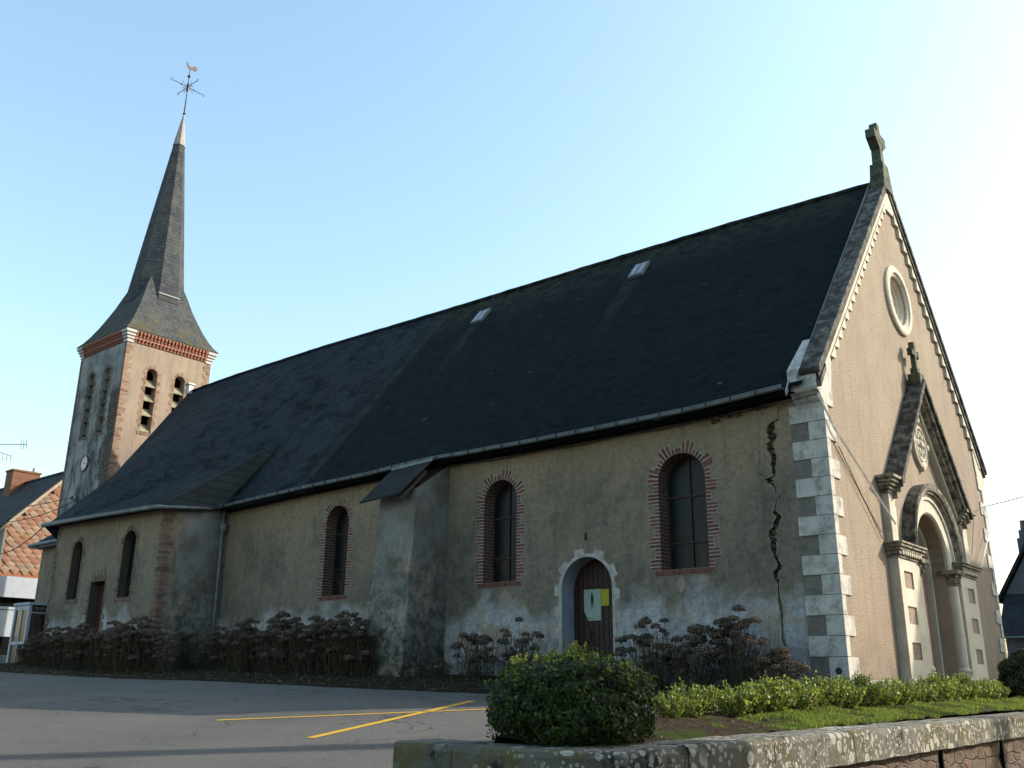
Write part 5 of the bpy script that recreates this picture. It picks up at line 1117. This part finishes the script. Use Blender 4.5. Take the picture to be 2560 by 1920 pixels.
for _ in range(900):
    x = rnd.uniform(1.6, 2.58); y = rnd.uniform(-10.6, -3); p = Vector((x, y, bed_z(x, y) + .008)); leafq(mb, p, (Vector((0, 0, 1)) + rdir(rnd) * .5).normalized(), rnd.uniform(.015, .045), rnd)
for _ in range(2600):
    x = rnd.uniform(-25, 1); e = interp(edge[:10] + [(1.2, -3.0)], x); y = e + rnd.uniform(-.25, 2.0) * rnd.random(); p = Vector((x, y, soilP((x + 26) / 27.2, max(0, min(1, (y - e) / (.1 - e))))[2] + .01)); leafq(mb, p, (Vector((0, 0, 1)) + rdir(rnd) * .6).normalized(), rnd.uniform(.02, .07), rnd)
leaf('fallen_leaf', [(0, (.10, .06, .035)), (.6, (.17, .115, .07)), (1, (.26, .20, .13))], .15, .8, .1); struct('leaf_litter', mb, M['fallen_leaf'], kind='stuff')
# bent dry stick in the bed
tag(part('stick', MB().tube([(2.2, -6.62, -.36), (2.12, -6.5, -.28), (2.0, -6.30, -.20), (1.96, -6.12, -.15)], .006, 5), M['dry_twig']), 'bent dry stick leaning on the low box hedge', 'stick')
# weeds at the wall foot
def weeds(n, xr, yr, hmax, seed):
    r = random.Random(seed); m = MB()
    for _ in range(n):
        x = r.uniform(*xr); e = interp(edge[:10] + [(1.2, -3.0)], x); y = r.uniform(e + .35, yr) ; z = gz(x, y) + .04; h = r.uniform(.4, 1) * hmax; a = r.uniform(0, 6.28); w = .006; l = r.uniform(-.6, .6) * h; k = r.uniform(-.6, .6) * h
        m.add([(x - math.cos(a) * w, y - math.sin(a) * w, z), (x + math.cos(a) * w, y + math.sin(a) * w, z), (x + l * .4, y + k * .4, z + h * .75), (x + l, y + k, z + h * .95)], [(0, 1, 2), (0, 2, 3)])
    return m
mb = weeds(1300, (-25, 0.5), -.5, .15, 5); leaf('weed_blade', [(0, (.035, .045, .018)), (.8, (.06, .075, .025)), (1, (.15, .12, .07))], .3); struct('weeds', mb, M['weed_blade'], kind='stuff')

# hydrangeas
def hydrangea(seed, h, w, nst, dense=True):
    r = random.Random(seed); st = MB(); hd = MB(); lf = MB()
    for i in range(nst):
        a = r.uniform(0, 6.28); q = r.random() ** .6; hh = h * (1.0 - .35 * q) * (r.uniform(.78, 1.06) if r.random() < .55 else r.uniform(.35, .85)); bx, by = r.gauss(0, w * .16), r.gauss(0, w * .12)
        tx, ty = q * w * math.cos(a), q * w * .62 * math.sin(a); p0 = Vector((bx, by, 0)); p3 = Vector((tx, ty, hh)); p1 = p0.lerp(p3, .35) + Vector((r.uniform(-.05, .05), r.uniform(-.05, .05), .06)); p2 = p0.lerp(p3, .72) + Vector((r.uniform(-.05, .05), r.uniform(-.05, .05), .03))
        st.tube([p0, p1, p2, p3], [.007, .006, .005, .0035], 4, False)
        R = r.uniform(.075, .135)
        for k in range(int(170 * (R / .085) ** 2)):
            d = rdir(r); 
            if d.z < -.45: continue
            qr = R * r.random() ** .22; c = p3 + Vector((d.x * qr, d.y * qr, d.z * qr * .62 + R * .2)); leafq(hd, c, (d + rdir(r) * .6).normalized(), r.uniform(.020, .034), r, .85)
        for k in range(5): st.tube([p3 - Vector((0, 0, .04)), p3 + rdir(r) * R * .8], .002, 3, False)
        if r.random() < .25:
            j = r.uniform(.3, .8); b = p0.lerp(p3, j); e = b + Vector((r.uniform(-.2, .2), r.uniform(-.15, .15), r.uniform(.05, .2))); st.tube([b, e], .004, 4, False)
            for k in range(22): d = rdir(r); leafq(hd, e + d * .045, (d + rdir(r) * .5).normalized(), .024, r, .85)
        if r.random() < .35:
            for k in range(3): b = p0.lerp(p3, r.uniform(.2, .9)); leafq(lf, b + rdir(r) * .05, (rdir(r) + Vector((0, 0, .4))).normalized(), r.uniform(.05, .09), r, .55)
    if dense:
        for i in range(nst * 5):
            b = Vector((r.gauss(0, w * .45), r.gauss(0, w * .3), 0)); st.tube([b, b + Vector((r.uniform(-.22, .22), r.uniform(-.18, .18), h * r.uniform(.25, .8)))], .0035, 3, False)
    dl = MB()
    for i in range(nst * (75 if nst > 50 else 7)):
        a = r.uniform(0, 6.28); q = r.random() ** .6; zz_ = h * r.random() * (.86 - .3 * q); p = Vector((q * w * .92 * math.cos(a), q * w * .55 * math.sin(a), zz_)); leafq(dl, p, rdir(r), r.uniform(.025, .065), r, .55)
    ms = [st.mesh('stems'), hd.mesh('flower_heads'), lf.mesh('leaves'), dl.mesh('dry_leaves')]
    for m, n in zip(ms, ('dry_twig', 'dried_petal', 'green_leaf', 'withered_leaf')): m.materials.append(M[n])
    return ms
simple('dead_stem', (.09, .08, .055), .9, .1, var=.4, scale=10, bump=0)
HP = {'tall': hydrangea(1, 1.5, .66, 40), 'broad': hydrangea(2, 1.35, .75, 44), 'thin': hydrangea(3, 1.1, .50, 24), 'low': hydrangea(4, .8, .5, 24), 'thin2': hydrangea(5, 1.2, .46, 20), 'mass': hydrangea(6, 1.35, .85, 80), 'mass2': hydrangea(7, 1.3, .8, 74)}
for v in HP.values(): v[0].materials[0] = M['dead_stem']
G1 = 'dried hydrangeas along the church wall'
SP = [(-3.30, -.85, 'broad', 1.0, 'leggy dried hydrangea just right of the side door'), (-2.25, -1.0, 'low', 1.45, 'dried hydrangea between the two tall ones under the large window'), (-1.50, -.9, 'tall', 1.02, 'tallest dried hydrangea, left of the long wall crack'), (-.78, -.95, 'low', 1.0, 'small dried hydrangea beside the white corner quoins'),
      (-4.5, -1.15, 'low', .95, 'low pale headed dried hydrangea in front of the side door'), (-7.75, -.9, 'thin', 1.12, 'sparse dried hydrangea under the middle window'), (-6.65, -.75, 'thin2', 1.15, 'thin dried hydrangea between the middle window and the side door'), (-8.6, -1.2, 'low', .62, 'low straggly dried hydrangea at the right foot of the buttress'),
      (-11.2, -1.5, 'mass', 1.12, 'dense dried hydrangea touching the left side of the buttress'), (-12.3, -1.7, 'mass2', 1.10, 'dense dried hydrangea under the narrow window, second left of the buttress'), (-13.7, -1.55, 'mass', 1.14, 'dense dried hydrangea third left of the buttress'), (-14.9, -1.75, 'mass2', 1.06, 'dense dried hydrangea fourth left of the buttress'), (-16.2, -1.7, 'mass', .88, 'lower dried hydrangea between the downpipe and the dense row'), (-17.75, -1.75, 'thin', 1.12, 'sparse dried hydrangea close to the left of the downpipe foot'),
      (-16.8, -3.0, 'thin2', 1.05, 'thin dried hydrangea in front of the wing side wall'), (-18.0, -3.15, 'mass', 1.08, 'dense dried hydrangea below the brick corner of the wing'), (-19.3, -3.1, 'mass2', 1.05, 'dense dried hydrangea under the right window of the wing'), (-20.6, -3.25, 'mass', .96, 'dense dried hydrangea just right of the red wing door'), (-21.9, -3.15, 'mass2', .92, 'dense dried hydrangea in front of the red wing door'), (-23.0, -3.1, 'mass', .88, 'dense dried hydrangea under the left window of the wing'), (-23.9, -3.15, 'mass2', .70, 'low dried hydrangea at the left end of the row, near the telephone booth')]
for (x, y, kd, s, lab) in SP:
    o = thing('hydrangea', (x, y, gz(x, y) + .02), lab, 'shrub', G1); o.scale = (s, s, s); o.rotation_euler = (0, 0, rnd.uniform(-.5, .5) + (math.pi if rnd.random() < .5 else 0))
    for nm, me in zip(('stems', 'flower_heads', 'leaves', 'dry_leaves'), HP[kd]):
        p = bpy.data.objects.new(nm, me); COL.objects.link(p); p.parent = o

# ------------------------------------------------------------------ out of frame, right: pole inferred from its shadow stripe, houses added as shadow casters
PL = thing('utility_pole', (8.0, 2.2, -1.5), 'tall concrete utility pole on the street side, outside the picture on the right', 'pole')
part('shaft', MB().tube([(8.0, 2.2, -1.6), (8.0, 2.2, 11.5)], [.27, .24], 12), M['house_wall'], PL); part('cross_arm', MB().box(7.4, 8.6, 2.14, 2.26, 11.0, 11.1), M['iron'], PL)
def shadow_house(x0, x1, y0, y1, he, hr, label):
    o = thing('house', ((x0 + x1) / 2, (y0 + y1) / 2, -1.5), label, 'house'); ym = (x0 + x1) / 2
    part('wall', MB().prism([(x0, -1.6), (x1, -1.6), (x1, he), (ym, hr), (x0, he)], (lambda u, v, d: (u, y0 - d, v)), -(y1 - y0), 0), M['house_wall'], o)
    r = MB().hexa([(x0 - .2, y0 - .2, he - .1), (ym, y0 - .2, hr), (ym, y1 + .2, hr), (x0 - .2, y1 + .2, he - .1), (x0 - .2, y0 - .2, he + .05), (ym, y0 - .2, hr + .15), (ym, y1 + .2, hr + .15), (x0 - .2, y1 + .2, he + .05)])
    r.hexa([(ym, y0 - .2, hr), (x1 + .2, y0 - .2, he - .1), (x1 + .2, y1 + .2, he - .1), (ym, y1 + .2, hr), (ym, y0 - .2, hr + .15), (x1 + .2, y0 - .2, he + .05), (x1 + .2, y1 + .2, he + .05), (ym, y1 + .2, hr + .15)])
    part('roof', r, M['house_tile_roof'], o)
    for z in (.2, 3.2):
        for k in range(int((y1 - y0) / 2.6)): y = y0 + 1 + k * 2.6; part('window', MB().box(x0 - .02, x0 + .02, y, y + 1, z, z + 1.4), M['glass'], o)
shadow_house(11.0, 18, -15, -1.5, 7.6, 10.0, 'low plain house added across the street, outside the picture, to cast shade')
shadow_house(9.2, 16, 18.0, 27, 10.6, 13.6, 'tall plain house added up the street, outside the picture, to cast shade')
